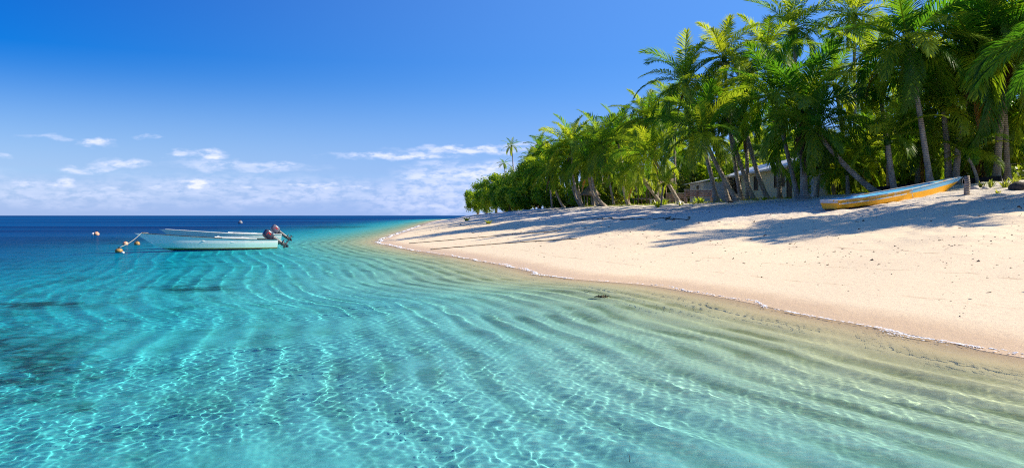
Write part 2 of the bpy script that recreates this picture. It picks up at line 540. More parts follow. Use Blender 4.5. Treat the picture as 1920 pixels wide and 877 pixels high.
STEP = .0015
nfine = int(math.log(75 / 3.2) / STEP)
r = np.concatenate([0.5 * 1.02 ** np.arange(0, 94), 3.2 * (1 + STEP) ** np.arange(nfine), 75 * 1.012 ** np.arange(0, 130), 75 * 1.012 ** 130 * 1.06 ** np.arange(1, 85)])
a = np.unique(np.concatenate([np.linspace(-1.42, -.70, 50), np.linspace(-.70, .70, int(1.4 / STEP)), np.linspace(.70, 1.42, 50)]))
X, Y, f = fan(r, a)
s_, v_, c_ = look(X, Y)
R = np.hypot(X, Y)
depth = seabed_depth(-s_, X, Y)
Z = np.zeros_like(X)
for k in range(88):
    L = math.exp(rngw.uniform(math.log(.08), math.log(.45))) if k < 72 else math.exp(rngw.uniform(math.log(.5), math.log(1.3)))
    th = rngw.normal(math.radians(25), .75)          # mostly running in towards the beach
    amp = (.00074 if k < 72 else .0006) * L
    fade = np.clip((L / (np.maximum(R, 3) * STEP) - 2.0) / 4, 0, 1)
    kk = 2 * math.pi / L
    Z += amp * fade * np.sin(kk * (X * math.cos(th) + Y * math.sin(th)) + rngw.uniform(0, 6.28))
group = np.clip(.62 + .22 * softnoise(X, Y, 6, 51) + .18 * softnoise(X, Y, 1.7, 55), .2, .84)
Z *= group * (1 + .8 * np.exp(-depth / .30)) / (1 + .5 * np.clip(depth - .5, 0, 3))
ph = 2 * math.pi * s_ / .64 + .4 * softnoise(X, Y, 6, 52)
Z += .0048 * (1 + .6 * np.exp(-depth / .4)) * np.sin(ph + .5 * np.sin(ph)) * np.clip(.75 + .5 * softnoise(X, Y, 3.5, 53), .1, 1.35) * np.clip(2 - R / 60, 0, 1) * np.clip((16 + s_) / 10, .06, 1)
Z *= np.clip(depth / .14, .06, 1)
keep_land = s_ < 3.0
fk = keep_land.ravel()[f].any(1)
used = np.unique(f[fk]); remap = np.full(X.size, -1); remap[used] = np.arange(len(used))
V = np.stack([X, Y, Z], -1).reshape(-1, 3)[used]
sea = link("sea_water", mesh_np("sea_water", V, remap[f[fk]], attrs={'depth': np.maximum(depth, 0).ravel()[used], 'far': np.clip((R - 12) / 50, 0, 1).ravel()[used] * .9}), m_sea)
sea.cycles.is_caustics_caster = True
tag(sea, kind='structure')
del V, f, X, Y, Z, remap, used

def ground_at(px, D):
    x = (px - 960) / F * D
    return Vector((x, D, tz(x, D)))


# ------------------------------------------------------------------ materials
def simple(name, col, rough=.7, var=.25, scale=3, bumpd=0.0, bscale=20, spec=.4, metal=0.0, stretch=(1, 1, 1)):
    m, g = mat(name)
    P = g.mapping(g.coord('Object'), stretch)
    n = g.noise(P, scale, 6, .65)
    c = g.mix(g.step(n, .3, .7), tuple(x * (1 - var) for x in col), tuple(min(1, x * (1 + var)) for x in col))
    nb = g.bump(g.noise(P, bscale, 5, .65), .6, bumpd) if bumpd else None
    g.out(g.principled(c, rough, nb, spec, metal))
    return m


def leaf_mat(name, c0, c1, t0, t1, gloss=.12):
    """thin leaves: part of the light is reflected, part shines through; 'tone' differs from leaf to leaf"""
    m, g = mat(name)
    tone = g.attr('tone')
    info = g.node("ShaderNodeObjectInfo").outputs['Random']
    tt = g.math('ADD', tone, g.math('MULTIPLY', g.math('SUBTRACT', info, .5), .35), clamp=True)
    d = g.node("ShaderNodeBsdfDiffuse"); g.put(d.inputs[0], g.mix(tt, c0, c1))
    t = g.node("ShaderNodeBsdfTranslucent"); g.put(t.inputs[0], g.mix(tt, t0, t1))
    gl = g.node("ShaderNodeBsdfGlossy"); gl.inputs['Roughness'].default_value = .38; g.put(gl.inputs[0], (.5, .5, .5))
    a = g.node("ShaderNodeMixShader"); a.inputs[0].default_value = .5
    g.t.links.new(d.outputs[0], a.inputs[1]); g.t.links.new(t.outputs[0], a.inputs[2])
    b = g.node("ShaderNodeMixShader"); b.inputs[0].default_value = gloss
    g.t.links.new(a.outputs[0], b.inputs[1]); g.t.links.new(gl.outputs[0], b.inputs[2])
    g.out(b.outputs[0])
    return m


M_PALM = leaf_mat("palm_leaf", (.024, .10, .011), (.19, .28, .02), (.14, .40, .011), (.70, .78, .03), .025)
M_DEAD = leaf_mat("dead_palm_leaf", (.13, .075, .035), (.26, .17, .08), (.20, .10, .03), (.35, .20, .06), .05)
M_GOLD = leaf_mat("yellowed_palm_leaf", (.45, .22, .02), (.60, .34, .04), (.75, .36, .02), (.85, .50, .05), .08)
M_BROAD = leaf_mat("broad_leaf", (.045, .13, .012), (.24, .36, .03), (.22, .48, .012), (.74, .82, .03), .03)
M_LIME = leaf_mat("young_and_sunlit_leaf", (.10, .16, .02), (.22, .26, .03), (.30, .45, .02), (.60, .60, .05))  # young plants; also bushes whose sunlit look is put into the colour

M_TRUNK, g = mat("palm_bark")
P = g.coord('Object')
wv = g.node("ShaderNodeTexWave", wave_type='BANDS', bands_direction='Z')
wv.inputs['Scale'].default_value = 2.6; wv.inputs['Distortion'].default_value = 2.5; wv.inputs['Detail'].default_value = 2
g.put(wv.inputs['Vector'], P)
nn = g.noise(g.mapping(P, (1, 1, .4)), 4, 6, .65)
c = g.mix(g.step(nn, .3, .7), (.25, .205, .16), (.52, .45, .37))
c = g.mix(g.math('MULTIPLY', wv.outputs[1], .5), c, (.16, .125, .095))
g.out(g.principled(c, .9, g.bump(wv.outputs[1], .8, .04), .2))
M_BARK = simple("tree_bark", (.20, .16, .12), .9, .35, 5, .05, 14)
M_NUT = simple("coconut_husk", (.22, .20, .05), .5, .4, 3)
M_WOODG = simple("weathered_wood", (.30, .27, .23), .85, .35, 4, .01, 30, stretch=(1, 1, .2))
M_WOODR = simple("reddish_wood", (.34, .24, .20), .8, .35, 5, .01, 30)
M_WOODW = simple("white_painted_wood", (.62, .60, .56), .7, .2, 6)
M_BLACK = simple("black_timber", (.022, .02, .02), .8, .4, 5, .02, 12)
M_WALLC, g = mat("cream_boards")
P = g.coord('Object')
wv = g.node("ShaderNodeTexWave", wave_type='BANDS', bands_direction='Y', wave_profile='SAW')
wv.inputs['Scale'].default_value = 1.6
g.put(wv.inputs['Vector'], P)
c = g.mix(g.noise(P, 2, 6, .7), (.58, .54, .36), (.70, .66, .47))
c = g.mix(g.math('MULTIPLY', g.step(g.noise(g.mapping(P, (1, 1, .2)), 7, 6, .7), .55, .8), .4), c, (.30, .27, .2))
g.out(g.principled(c, .75, g.bump(wv.outputs[1], .5, .03), .3))
M_ROOF, g = mat("corrugated_roof")
P = g.coord('Object')
wv = g.node("ShaderNodeTexWave", wave_type='BANDS', bands_direction='Y', wave_profile='SIN')
wv.inputs['Scale'].default_value = 2.2
g.put(wv.inputs['Vector'], P)
c = g.mix(g.noise(P, .8, 6, .7), (.62, .64, .66), (.76, .77, .78))
g.out(g.principled(c, .5, g.bump(wv.outputs[1], .7, .05), .5, .2))
M_WHITEW = simple("white_sheet_wall", (.55, .56, .58), .6, .12, 2)
M_DARK = simple("dark_void", (.012, .012, .014), .5, .2)  # near-black colour stands in for unlit space in openings and below the house
M_FRAME = simple("brown_frame", (.20, .12, .08), .7, .2)
M_THATCH = simple("thatch", (.20, .15, .10), .95, .4, 6, .06, 26)
M_ROPE = simple("pale_rope", (.55, .50, .40), .9, .2, 20)
M_STONE = simple("pale_stone", (.50, .46, .42), .9, .3, 5, .05, 9)
M_DROCK = simple("dark_rock", (.07, .06, .05), .9, .4, 4, .08, 6)


# ------------------------------------------------------------------ palms
def frond_arrays(rng, L, e0, droop, pairs, leaf, hang, width=.05, seg=12, curl=0.0):
    """one feather leaf in the XZ plane, growing along +X; returns verts, quads, tris, tone"""
    s = np.linspace(0, 1, 60)
    ang = e0 - droop * s ** 1.35
    ds = L / 59
    x = np.concatenate([[0], np.cumsum(np.cos(ang[:-1]) * ds)]); z = np.concatenate([[0], np.cumsum(np.sin(ang[:-1]) * ds)])
    y = curl * s ** 2 * L
    V = []; Q = []; T = []
    # midrib
    idx = np.linspace(0, 59, seg + 1).astype(int)
    for j, i in enumerate(idx):
        rr = .045 * (1 - .85 * s[i]) * (L / 4.5) + .004
        V += [(x[i], y[i] - rr, z[i]), (x[i], y[i] + rr, z[i]), (x[i], y[i], z[i] - rr * 1.4)]
    for j in range(seg):
        b = j * 3
        for k in range(3):
            Q.append((b + k, b + (k + 1) % 3, b + 3 + (k + 1) % 3, b + 3 + k))
    tone = [.75] * len(V)
    V = [np.array(V)]
    n0 = len(tone)
    ts = np.linspace(.13, .995, pairs)
    base_tone = .9 * rng.uniform(0, 1) ** 1.3
    for sgn in (-1, 1):
        t = np.clip(ts + rng.uniform(-.006, .006, pairs), 0, 1)
        px = np.interp(t, s, x); py = np.interp(t, s, y); pz = np.interp(t, s, z); aa = np.interp(t, s, ang)
        tang = np.stack([np.cos(aa), np.zeros_like(aa), np.sin(aa)], -1)
        nor = np.stack([-np.sin(aa), np.zeros_like(aa), np.cos(aa)], -1)
        side = np.zeros_like(tang); side[:, 1] = sgn
        fw = np.radians(np.interp(t, [0, .5, 1], [28, 42, 68])) + rng.normal(0, .08, pairs)
        gap = rng.uniform(0, 1, pairs) < .06
        ln = np.where(gap, .35, 1) * leaf * np.interp(t, [0, .15, .4, .7, .92, 1], [.45, .8, 1, .9, .55, .3]) * rng.uniform(.85, 1.1, pairs)
        up = np.interp(t, [0, 1], [.35, .15]) * (1 - hang) + rng.normal(0, .07, pairs)
        d = side * np.cos(fw)[:, None] + tang * np.sin(fw)[:, None] + nor * up[:, None]
        d[:, 2] -= hang * .6
        d /= np.linalg.norm(d, axis=1)[:, None]
        d2 = d.copy(); d2[:, 2] -= .16 + hang * .7 + rng.uniform(0, .3, pairs)
        d2 /= np.linalg.norm(d2, axis=1)[:, None]
        p = np.stack([px, py, pz], -1)
        mid = p + d * ln[:, None] * .5
        tip = mid + d2 * ln[:, None] * .5
        wv_ = tang - d * (tang * d).sum(1)[:, None]
        wv_ /= np.linalg.norm(wv_, axis=1)[:, None] + 1e-6
        wv_ = wv_ * (width / 2)
        v = np.stack([p - wv_ * .5, p + wv_ * .5, mid + wv_, mid - wv_, tip], 1).reshape(-1, 3)
        b = n0 + np.arange(pairs) * 5
        Q += [(i, i + 1, i + 2, i + 3) for i in b]
        T += [(i + 3, i + 2, i + 4) for i in b]
        tn = np.clip(base_tone + rng.normal(0, .1, pairs), 0, 1)
        tone += list(np.repeat(tn, 5))
        V.append(v); n0 += len(v)
    return np.vstack(V), Q, T, np.array(tone)


def rotz(v, a):
    c, s_ = math.cos(a), math.sin(a)
    return np.stack([v[:, 0] * c - v[:, 1] * s_, v[:, 0] * s_ + v[:, 1] * c, v[:, 2]], -1)


def crown_mesh(name, seed, n=21, L=4.6, e_hi=82, e_lo=-48, droop=(45, 95), pairs=50, leaf=1.2, hang_lo=.75, width=.075, wind=0.0):
    rng = np.random.default_rng(seed)
    V = []; Q = []; T = []; tone = []
    b = 0
    for i in range(n):
        u = i / (n - 1)                      # 0 = youngest, upright; 1 = oldest, hanging
        e0 = math.radians(e_hi + (e_lo - e_hi) * u ** .9) + rng.normal(0, .1)
        dr = math.radians(droop[0] + (droop[1] - droop[0]) * min(1, .25 + u * .9)) * rng.uniform(.8, 1.2)
        ll = L * (.72 + .28 * math.sin(math.pi * min(1, u * .8 + .15))) * rng.uniform(.88, 1.08)
        v, q, t, tn = frond_arrays(rng, ll, e0, dr, pairs, leaf * rng.uniform(.9, 1.1), hang_lo * u ** 1.3, width, curl=rng.normal(0, .07))
        tn = np.clip(tn + (.25 if u > .8 else 0), 0, 1)
        roll = rng.normal(0, .25)
        c, s_ = math.cos(roll), math.sin(roll)
        v = v + np.array([.12, 0, 0])
        y, z = v[:, 1] * c - v[:, 2] * s_ * .0, v[:, 2] + v[:, 1] * s_
        v = np.stack([v[:, 0], y, z], -1)
        v = rotz(v, i * 2.39996 + rng.normal(0, .15))
        if wind: v[:, 0] += wind * (np.hypot(v[:, 0], v[:, 1]) / L) ** 2
        V.append(v); Q.append(np.array(q) + b); T.append(np.array(t) + b); tone.append(tn); b += len(v)
    # fibrous heart of the crown
    hb = MB(); hb.ball((0, 0, -.15), .24, 8, 6, (1, 1, 1.6))
    V.append(np.array(hb.v)); Q.append(np.array(hb.q) + b); T.append(np.array(hb.t) + b); tone.append(np.full(len(hb.v), .05))
    return mesh_np(name, np.vstack(V), np.vstack(Q), np.vstack(T), {'tone': np.concatenate(tone)}, smooth=False)


def frond_mesh(name, seed, **kw):
    rng = np.random.default_rng(seed)
    v, q, t, tn = frond_arrays(rng, **kw)
    return mesh_np(name, v, q, t, {'tone': tn}, smooth=False)


CROWNS = {
    'full': [crown_mesh("palm_crown", 11, e_lo=-38, droop=(35, 75), hang_lo=.45), crown_mesh("palm_crown", 12, n=22, e_lo=-48, droop=(35, 80), hang_lo=.5), crown_mesh("palm_crown", 13, n=20, e_lo=-35, droop=(40, 85), hang_lo=.45)],
    'droop': [crown_mesh("palm_crown", 21, n=22, L=4.8, e_hi=84, e_lo=-34, droop=(38, 82), hang_lo=.5, pairs=56, leaf=1.2),
              crown_mesh("palm_crown", 22, n=23, L=5.0, e_hi=86, e_lo=-30, droop=(45, 85), hang_lo=.5, pairs=58, leaf=1.25), crown_mesh("palm_crown", 23, n=22, L=4.8, e_hi=80, e_lo=-42, droop=(40, 78), hang_lo=.55, pairs=56, leaf=1.2)],
    'upright': [crown_mesh("palm_crown", 31, n=19, e_hi=86, e_lo=-20, droop=(35, 80), hang_lo=.5), crown_mesh("palm_crown", 32, n=21, e_hi=88, e_lo=-30, droop=(40, 85), hang_lo=.5)],
    'young': [crown_mesh("palm_crown", 41, n=13, e_hi=84, e_lo=5, droop=(40, 95), hang_lo=.4, pairs=50), crown_mesh("palm_crown", 42, n=12, e_hi=80, e_lo=0, droop=(50, 100), hang_lo=.4, pairs=50)],
    'small': [crown_mesh("palm_crown", 51, n=15, e_hi=70, e_lo=-45, droop=(30, 70), pairs=26, leaf=1.0, width=.12)],
}
DEADF = [frond_mesh("dead_frond", 61, L=3.6, e0=math.radians(-68), droop=math.radians(18), pairs=46, leaf=.7, hang=1.3, width=.05),
         frond_mesh("dead_frond", 62, L=3.0, e0=math.radians(-60), droop=math.radians(28), pairs=42, leaf=.8, hang=1.2, width=.06)]
NUT = MB(); NUT.ball((0, 0, 0), .13, 8, 6, (1, 1, 1.25))
NUT_ME = NUT.mesh("coconut", True); NUT_ME.materials.append(M_NUT)
for lst in CROWNS.values():
    for me in lst: me.materials.append(M_PALM)


def trunk_mesh(top, bend, r0=.2, r1=.13, segs=14):
    """tapered, ringed trunk from (0,0,0) to top, leaving the ground along bend"""
    top = Vector(top); b = MB(); pts = []; rad = []
    for i in range(segs * 2 + 1):
        t = i / (segs * 2)
        c = Vector(bend)
        p = c * (2 * t * (1 - t)) + top * t * t
        pts.append(p)
        rad.append((r0 + (r1 - r0) * t ** .8) * (1 + .9 * max(0, 1 - t * 9) ** 2) * (1.0 if i % 2 else .94))
    pts.insert(0, Vector((0, 0, -.5))); rad.insert(0, rad[0] * 1.15)
    b.tube(pts, rad, 9)
    return b.mesh("trunk", True)


prng = random.Random(7)
palms = []


def palm(bx, D, cpx, cpy, kind, rpx, label, group=None, dD=0.0, bend=None, r0=.19, dead=(), nuts=0, z_from=None, spin=None, r1=None):
    """bx: column of the trunk foot, D: its distance, (cpx, cpy): centre of the crown, rpx: its radius"""
    x = (bx - 960) / F * D
    z0 = tz(x, D) - .05
    D2 = D + dD
    cz = CAMZ + (HOR - cpy) / F * D2
    cxw = (cpx - 960) / F * D2
    root = empty("palm_tree", (x, D, z0), label, "palm tree", group)
    top = Vector((cxw - x, dD, cz - z0))
    if bend is None:
        bend = (top.x * .75, top.y * .75, top.z * .42)
    elif bend == 'up':
        bend = (top.x * .15, top.y * .2, top.z * .5)
    link("trunk", trunk_mesh(top, bend, r0, r0 * .62 if r1 is None else r1), M_TRUNK, root)
    me = prng.choice(CROWNS[kind])
    cr = link("crown", me, M_PALM, root, top)
    sc_ = (rpx / F * D2) / 3.25
    cr.scale = (sc_, sc_, sc_ * prng.uniform(.92, 1.05))
    dirn = (top - Vector(bend)).normalized()
    cr.rotation_mode = 'QUATERNION'
    q = Vector((0, 0, 1)).rotation_difference((Vector((0, 0, 1)) * .75 + dirn * .25).normalized())
    from mathutils import Quaternion
    cr.rotation_quaternion = q @ Quaternion((0, 0, 1), prng.uniform(0, 6.28) if spin is None else spin)
    if not dead and label and 'deep in' not in label and kind in ('full', 'droop') and prng.random() < .6:
        dead = [(prng.uniform(0, 360), prng.randrange(2), M_DEAD, prng.uniform(.6, .85)) for _ in range(prng.choice((1, 2, 2)))]
    for (azd, k, mm, s2) in dead:
        me2 = DEADF[k].copy()
        f2 = link("dead_frond", me2, mm, root, top + Vector((0, 0, -.35 if mm is not M_GOLD else -.9)))
        f2.rotation_euler = (0, 0, math.radians(azd))
        f2.scale = (s2, s2, s2)
    for k in range(nuts):
        a = k * 2.4
        nu = link("coconut", NUT_ME, M_NUT, root, top + Vector((.3 * math.cos(a), .3 * math.sin(a), -.35 - .12 * (k % 3))))
        nu.rotation_euler = (a, .3, 0)
    palms.append(root)
    return root


# front row and everything that can be told apart, from the far tip to the near end
palm(966, 215, 959, 273, 'small', 17, "tall thin lone palm high above the rounded trees at the far tip", r0=.2, bend='up')
palm(952, 205, 945, 306, 'small', 12, "small dark palm left of and below the tall lone palm at the far tip", r0=.2, bend='up')
palm(960, 210, 958, 316, 'small', 8, "smallest palm top tucked just under the tall lone palm", r0=.2, bend='up')
palm(1010, 150, 1004, 292, 'upright', 20, "bright palm top poking out above the rounded broadleaf trees")
palm(1040, 135, 1030, 285, 'upright', 22, "palm top between the rounded broadleaf trees and the first tall beach palms")
palm(1058, 106, 1032, 318, 'droop', 40, "low drooping palm beside the rounded trees, first of the beach palms")
palm(1095, 96, 1072, 270, 'droop', 52, "shaggy palm with a straight crown left of the yellowish curved trunk palm", bend=(-1.6, .2, 2.2))
palm(1090, 98, 1068, 305, 'droop', 44, "lower of two palms leaning seaward together at the far beach", bend=(-1.2, 0, 1.5))
palm(1134, 84, 1126, 268, 'full', 60, "palm with curved pale trunk and yellowish fronds above the far sand", bend=(-2.4, .3, 2.6), nuts=6, r0=.17)
palm(1124, 88, 1104, 300, 'droop', 46, "palm with a slim leaning trunk just left of the curved pale trunk", bend=(-1.4, .2, 2.4), dead=[(200, 1, M_GOLD, .9)])
palm(1178, 80, 1166, 338, 'young', 46, "short young palm alone in front of the far grove, feathery open crown", bend=(-.4, 0, 1.2), r0=.2)
palm(1246, 78, 1214, 222, 'full', 55, "tall palm rising left of the big dark cluster, crown open to the sky", nuts=5)
palm(1276, 70, 1222, 290, 'droop', 58, "mid height palm leaning seaward over the wooden shelter", bend=(-1.5, 0, 2.6))
palm(1243, 76, 1192, 318, 'droop', 50, "low palm with yellow green hanging fronds by the small thatched hut", bend=(-1.4, 0, 1.6), dead=[(180, 1, M_GOLD, .8)])
palm(1345, 63, 1286, 152, 'full', 78, "tall leaning palm whose crown makes the left shoulder of the tall cluster", bend=(-1.0, .3, 5))
palm(1392, 61, 1358, 108, 'upright', 72, "tall palm with bright upright fronds above the left shoulder of the cluster", nuts=5)
palm(1383, 57, 1318, 250, 'droop', 82, "dark low palm leaning seaward in front, broad hanging crown over the benches", bend=(-1.6, .2, 2.6), r0=.2)
palm(1367, 59.5, 1330, 212, 'upright', 56, "palm on a thin trunk just left of the dark leaning front palm", bend=(-.8, .2, 3.5), r0=.16)
palm(1402, 60, 1394, 158, 'upright', 60, "palm with a nearly upright trunk by the left end of the cream house", bend='up', r0=.17)
palm(1416, 58.5, 1352, 188, 'upright', 60, "palm with long straight trunk leaning left across the house front", bend=(-1.3, .1, 3.2), r0=.19)
palm(1442, 59, 1392, 206, 'full', 64, "palm with reddish leaning trunk crossing the house between two windows", bend=(-1.2, .2, 2.6), r0=.2, dead=[(-90, 0, M_DEAD, .8)])
palm(1462, 62, 1436, 95, 'full', 74, "palm with dark slim trunk standing close against the house wall", bend='up', r0=.2)
palm(1500, 66, 1487, 52, 'full', 76, "highest palm of the middle skyline, airy crown against the sky", bend='up', nuts=6)
palm(1508, 49.5, 1506, 208, 'droop', 112, "big dark front palm with a skirt of dead brown fronds, near the yellow boat", bend=(-.1, 0, 2.5), r0=.26,
     dead=[(250, 0, M_DEAD, 1.0), (285, 1, M_DEAD, .95), (320, 0, M_DEAD, .9), (215, 1, M_DEAD, .8), (15, 0, M_DEAD, .85)], nuts=6, spin=.5)
palm(1497, 50.5, 1452, 180, 'upright', 92, "palm leaning left from the same foot as the big skirted front palm", bend=(-.7, .1, 3.0), r0=.17)
palm(1648, 47.5, 1530, 245, 'droop', 70, "palm with strongly slanting trunk behind the stern of the yellow boat", bend=(-1.9, .2, 1.4), r0=.21)
palm(1602, 66, 1602, 28, 'full', 84, "tall palm in the skyline right of the highest middle palm", bend='up')
palm(1590, 58, 1566, 160, 'upright', 70, "shaded palm filling the gap right of the big skirted palm", bend='up')
palm(1678, 46.5, 1664, 262, 'young', 84, "short young palm rising right behind the yellow boat", bend=(-.3, 0, 1.4), r0=.22)
palm(1746, 45.5, 1702, 78, 'droop', 118, "tall palm with long slanting trunk just behind the bow of the yellow boat", bend=(-.7, .1, 5), r0=.19, nuts=6)
palm(1668, 54, 1640, 120, 'full', 84, "palm behind the slanting trunk palm, crown in half shade", bend='up')
palm(1779, 47.5, 1768, 200, 'full', 84, "palm with thick dark trunk right of the yellow bow", bend='up', r0=.24)
palm(1792, 47, 1832, 100, 'droop', 165, "largest palm on the right with huge arching fronds and an orange dead frond", bend=(.1, 0, 4), r0=.21, nuts=8, spin=1.1,
     dead=[(-60, 0, M_GOLD, 1.15), (-85, 1, M_GOLD, 1.1), (-115, 0, M_GOLD, 1.05), (200, 1, M_DEAD, 1.0)])
palm(1834, 46.5, 1812, 290, 'young', 62, "little bright green palm behind the short post, right of the boat", r0=.12, bend='up')
palm(1868, 47, 1898, 82, 'droop', 140, "palm with stout trunk near the right edge, right of the largest palm", bend='up', r0=.24, nuts=5)
palm(1889, 47.5, 1868, 20, 'full', 100, "palm with slim trunk second from the right edge, crown out of the top", bend='up', r0=.19)
palm(1940, 49, 1962, 160, 'droop', 140, "palm at the right edge, only its left half of the crown in view", bend='up')
palm(1590, 49.5, 1588, 322, 'young', 62, "low dark young palm behind the stern of the yellow boat", r0=.16, bend='up')
palm(2075, 35.5, 2060, 60, 'droop', 150, "palm just outside the right edge casting its shadow on the sand before the yellow boat", bend='up')
palm(2240, 34.5, 2230, 40, 'droop', 150, "second palm outside the right edge with its shadow across the open sand", bend='up')
palm(2400, 36, 2385, 60, 'full', 150, "third palm outside the right edge, farthest from the boat", bend='up')
palm(2330, 33, 2310, 0, 'droop', 160, "palm outside the right edge standing closest to the water", bend='up')
palm(1004, 152, 994, 298, 'upright', 16, "small palm head poking out of the broadleaf trees right of the lone palm")
palm(1022, 140, 1012, 276, 'full', 24, "yellowish palm head above the broadleaf trees before the first beach palms")
palm(1532, 53, 1540, 312, 'young', 58, "low young palm in front of the white walled hut", r0=.15, bend='up')
palm(1562, 56, 1568, 300, 'droop', 62, "low broad palm shading the end wall of the cream house", r0=.2, bend='up')
palm(1618, 57, 1622, 285, 'droop', 70, "low dark palm between the slanting trunk and the short palm behind the boat", r0=.2, bend='up')
palm(1720, 52, 1724, 268, 'droop', 70, "low palm with hanging fronds just left of the thick dark trunk", r0=.2, bend='up')
palm(1845, 50, 1850, 262, 'droop', 72, "low palm filling the gap between the largest palm and the stout trunk", r0=.2, bend='up')
palm(1240, 66, 1244, 345, 'young', 34, "tiny young palm in the clearing before the wooden shelter", r0=.1, bend='up')

# the grove behind
SKY = [(1000, 296), (1050, 250), (1100, 232), (1150, 232), (1190, 205), (1240, 165), (1300, 125), (1350, 98), (1400, 112), (1440, 70), (1500, 60), (1560, 62), (1600, 40), (1650, 20), (1700, -10), (1800, -40), (1950, -60)]
sk = np.array(SKY)
placed = []
tries = 0
grng = random.Random(12)
while len(placed) < 44 and tries < 9000:
    tries += 1
    D = grng.uniform(48, 135)
    px = grng.uniform(1040, 2060)
    if len(placed) < 14: D, px = grng.uniform(84, 140), grng.uniform(1000, 1250)
    x = (px - 960) / F * D
    s1, v1, _ = (float(q[0]) for q in look(np.array([x]), np.array([D])))
    if v1 < 3 or v1 > 42: continue
    if 17.5 < x < 31 and 55 < D < 92: continue
    if any(math.hypot(x - a_, D - b_) < 2.6 for a_, b_ in placed): continue
    lim = float(np.interp(px, sk[:, 0], sk[:, 1]))
    z0 = tz(x, D)
    zmax = CAMZ + (HOR - lim - 45) / F * D
    h = grng.uniform(6.5, 14)
    if z0 + h > zmax: h = zmax - z0 - grng.uniform(0, 1.5)
    if h < 3.2: continue
    placed.append((x, D))
    lean = grng.uniform(-1.6, .8)
    cp = px + lean / D * F
    cy = HOR - (z0 + h - CAMZ) * F / D
    palm(px, D, cp, cy, grng.choice(['full', 'droop', 'droop', 'upright']), grng.uniform(2.7, 3.7) / D * F,
         "coconut palm standing deep in the grove behind the front row", "palms deep in the grove", bend=(lean * .4, 0, h * .45), r0=grng.uniform(.14, .2))
print("palms", len(palms))


# ------------------------------------------------------------------ broadleaf trees and bushes
def leaf_cloud(name, seed, clumps, per, size, spread):
    """clumps: list of (centre, radius); leaves are small bent quads spread through each clump"""
    rng = np.random.default_rng(seed)
    V = []; tone = []
    for (c, rad) in clumps:
        n = int(per * rng.uniform(.7, 1.3))
        d = rng.normal(0, 1, (n, 3)); d /= np.linalg.norm(d, axis=1)[:, None]
        rr = rad * rng.uniform(.35, 1.0, n) ** .6
        p = np.array(c) + d * rr[:, None] * np.array([1, 1, .75]) + rng.normal(0, spread, (n, 3))
        nrm = d * .6 + rng.normal(0, .6, (n, 3)) + np.array([0, 0, .5]); nrm /= np.linalg.norm(nrm, axis=1)[:, None]
        u = np.cross(nrm, rng.normal(0, 1, (n, 3))); u /= np.linalg.norm(u, axis=1)[:, None]
        w_ = np.cross(nrm, u)
        s_ = size * rng.uniform(.6, 1.3, n)[:, None]
        V.append(np.stack([p - u * s_, p + w_ * s_ * .45, p + u * s_, p - w_ * s_ * .45], 1).reshape(-1, 3))
        tone.append(np.repeat(np.clip(rng.uniform(.0, .95) + rng.normal(0, .15, n), 0, 1), 4))
    V = np.vstack(V)
    q = np.arange(len(V)).reshape(-1, 4)
    return mesh_np(name, V, q, attrs={'tone': np.concatenate(tone)}, smooth=False)


def broadleaf(px, D, top_py, wpx, label, seed, lean=0.0, group=None, m=None, size=.22, per=170, nclump=70, low=.06):
    x = (px - 960) / F * D
    z0 = tz(x, D)
    h = CAMZ + (HOR - top_py) / F * D - z0
    w_ = wpx / F * D / 2
    rng = np.random.default_rng(seed)
    root = empty("broadleaf_tree", (x, D, z0), label, "tree", group)
    tb = MB()
    tb.tube([(0, 0, -.4), (.1, 0, h * .2), (lean * .3, .1, h * .45), (lean * .5, 0, h * .7)], [.3, .24, .18, .08], 8)
    for k in range(7):
        a_ = k * 2.4; zz = h * (.12 + .07 * k)
        tb.tube([(lean * .2, 0, zz), (lean * .3 + w_ * .35 * math.cos(a_), w_ * .35 * math.sin(a_), zz + h * .15), (lean * .5 + w_ * .7 * math.cos(a_), w_ * .7 * math.sin(a_), zz + h * .2)], [.12, .08, .03], 6)
    tb.build("trunk", M_BARK, root, True)
    cl = []
    for k in range(nclump):
        d = rng.normal(0, 1, 3); d /= np.linalg.norm(d)
        rr = rng.uniform(.45, 1) ** .5 * (1.22 if k % 5 == 0 else 1)
        zc = h * (low + .5) + d[2] * rr * h * (.5 - low * .5) * .92
        wz = math.sqrt(max(.05, 1 - ((zc / h - .42) / .68) ** 2))
        cl.append(((lean * (zc / h) + d[0] * rr * w_ * wz, d[1] * rr * w_ * wz, max(zc, h * low + .3)), rng.uniform(.05, .15) * max(h, w_)))
    link("crown", leaf_cloud("crown", seed, cl, per, size, .22), m or M_BROAD, root)
    return root


for (px_, D_, top_, w__, lab_, sd_, ln_, nc_) in [
        (896, 176, 356, 34, "lowest bushy tree leaning over the water at the very tip", 7, -1.4, 46),
        (912, 170, 338, 46, "rounded dark tree just inside the tip of the land", 1, -1.0, 70),
        (930, 163, 328, 50, "third tree from the tip, with a ragged sunlit top", 8, -.5, 80),
        (948, 158, 328, 56, "broad sunlit tree below the small dark palm at the tip", 2, 0, 90),
        (968, 150, 322, 56, "leafy tree right below the tall lone palm", 9, 0, 90),
        (990, 142, 298, 60, "tall leafy tree with a bright top right of the lone palm", 3, 0, 100),
        (955, 143, 356, 60, "low dark bush like tree at the sand edge near the tip", 4, -.4, 80),
        (985, 132, 350, 62, "dark dense tree at the sand edge where the far palms begin", 5, 0, 90),
        (1012, 133, 300, 62, "tall leafy tree half hidden behind the first far palms", 6, 0, 90),
        (1036, 124, 340, 60, "low leafy tree between the trunks of the first far palms", 10, 0, 70)]:
    broadleaf(px_, D_, top_, w__, lab_, sd_, lean=ln_, nclump=nc_, per=95, size=.21)
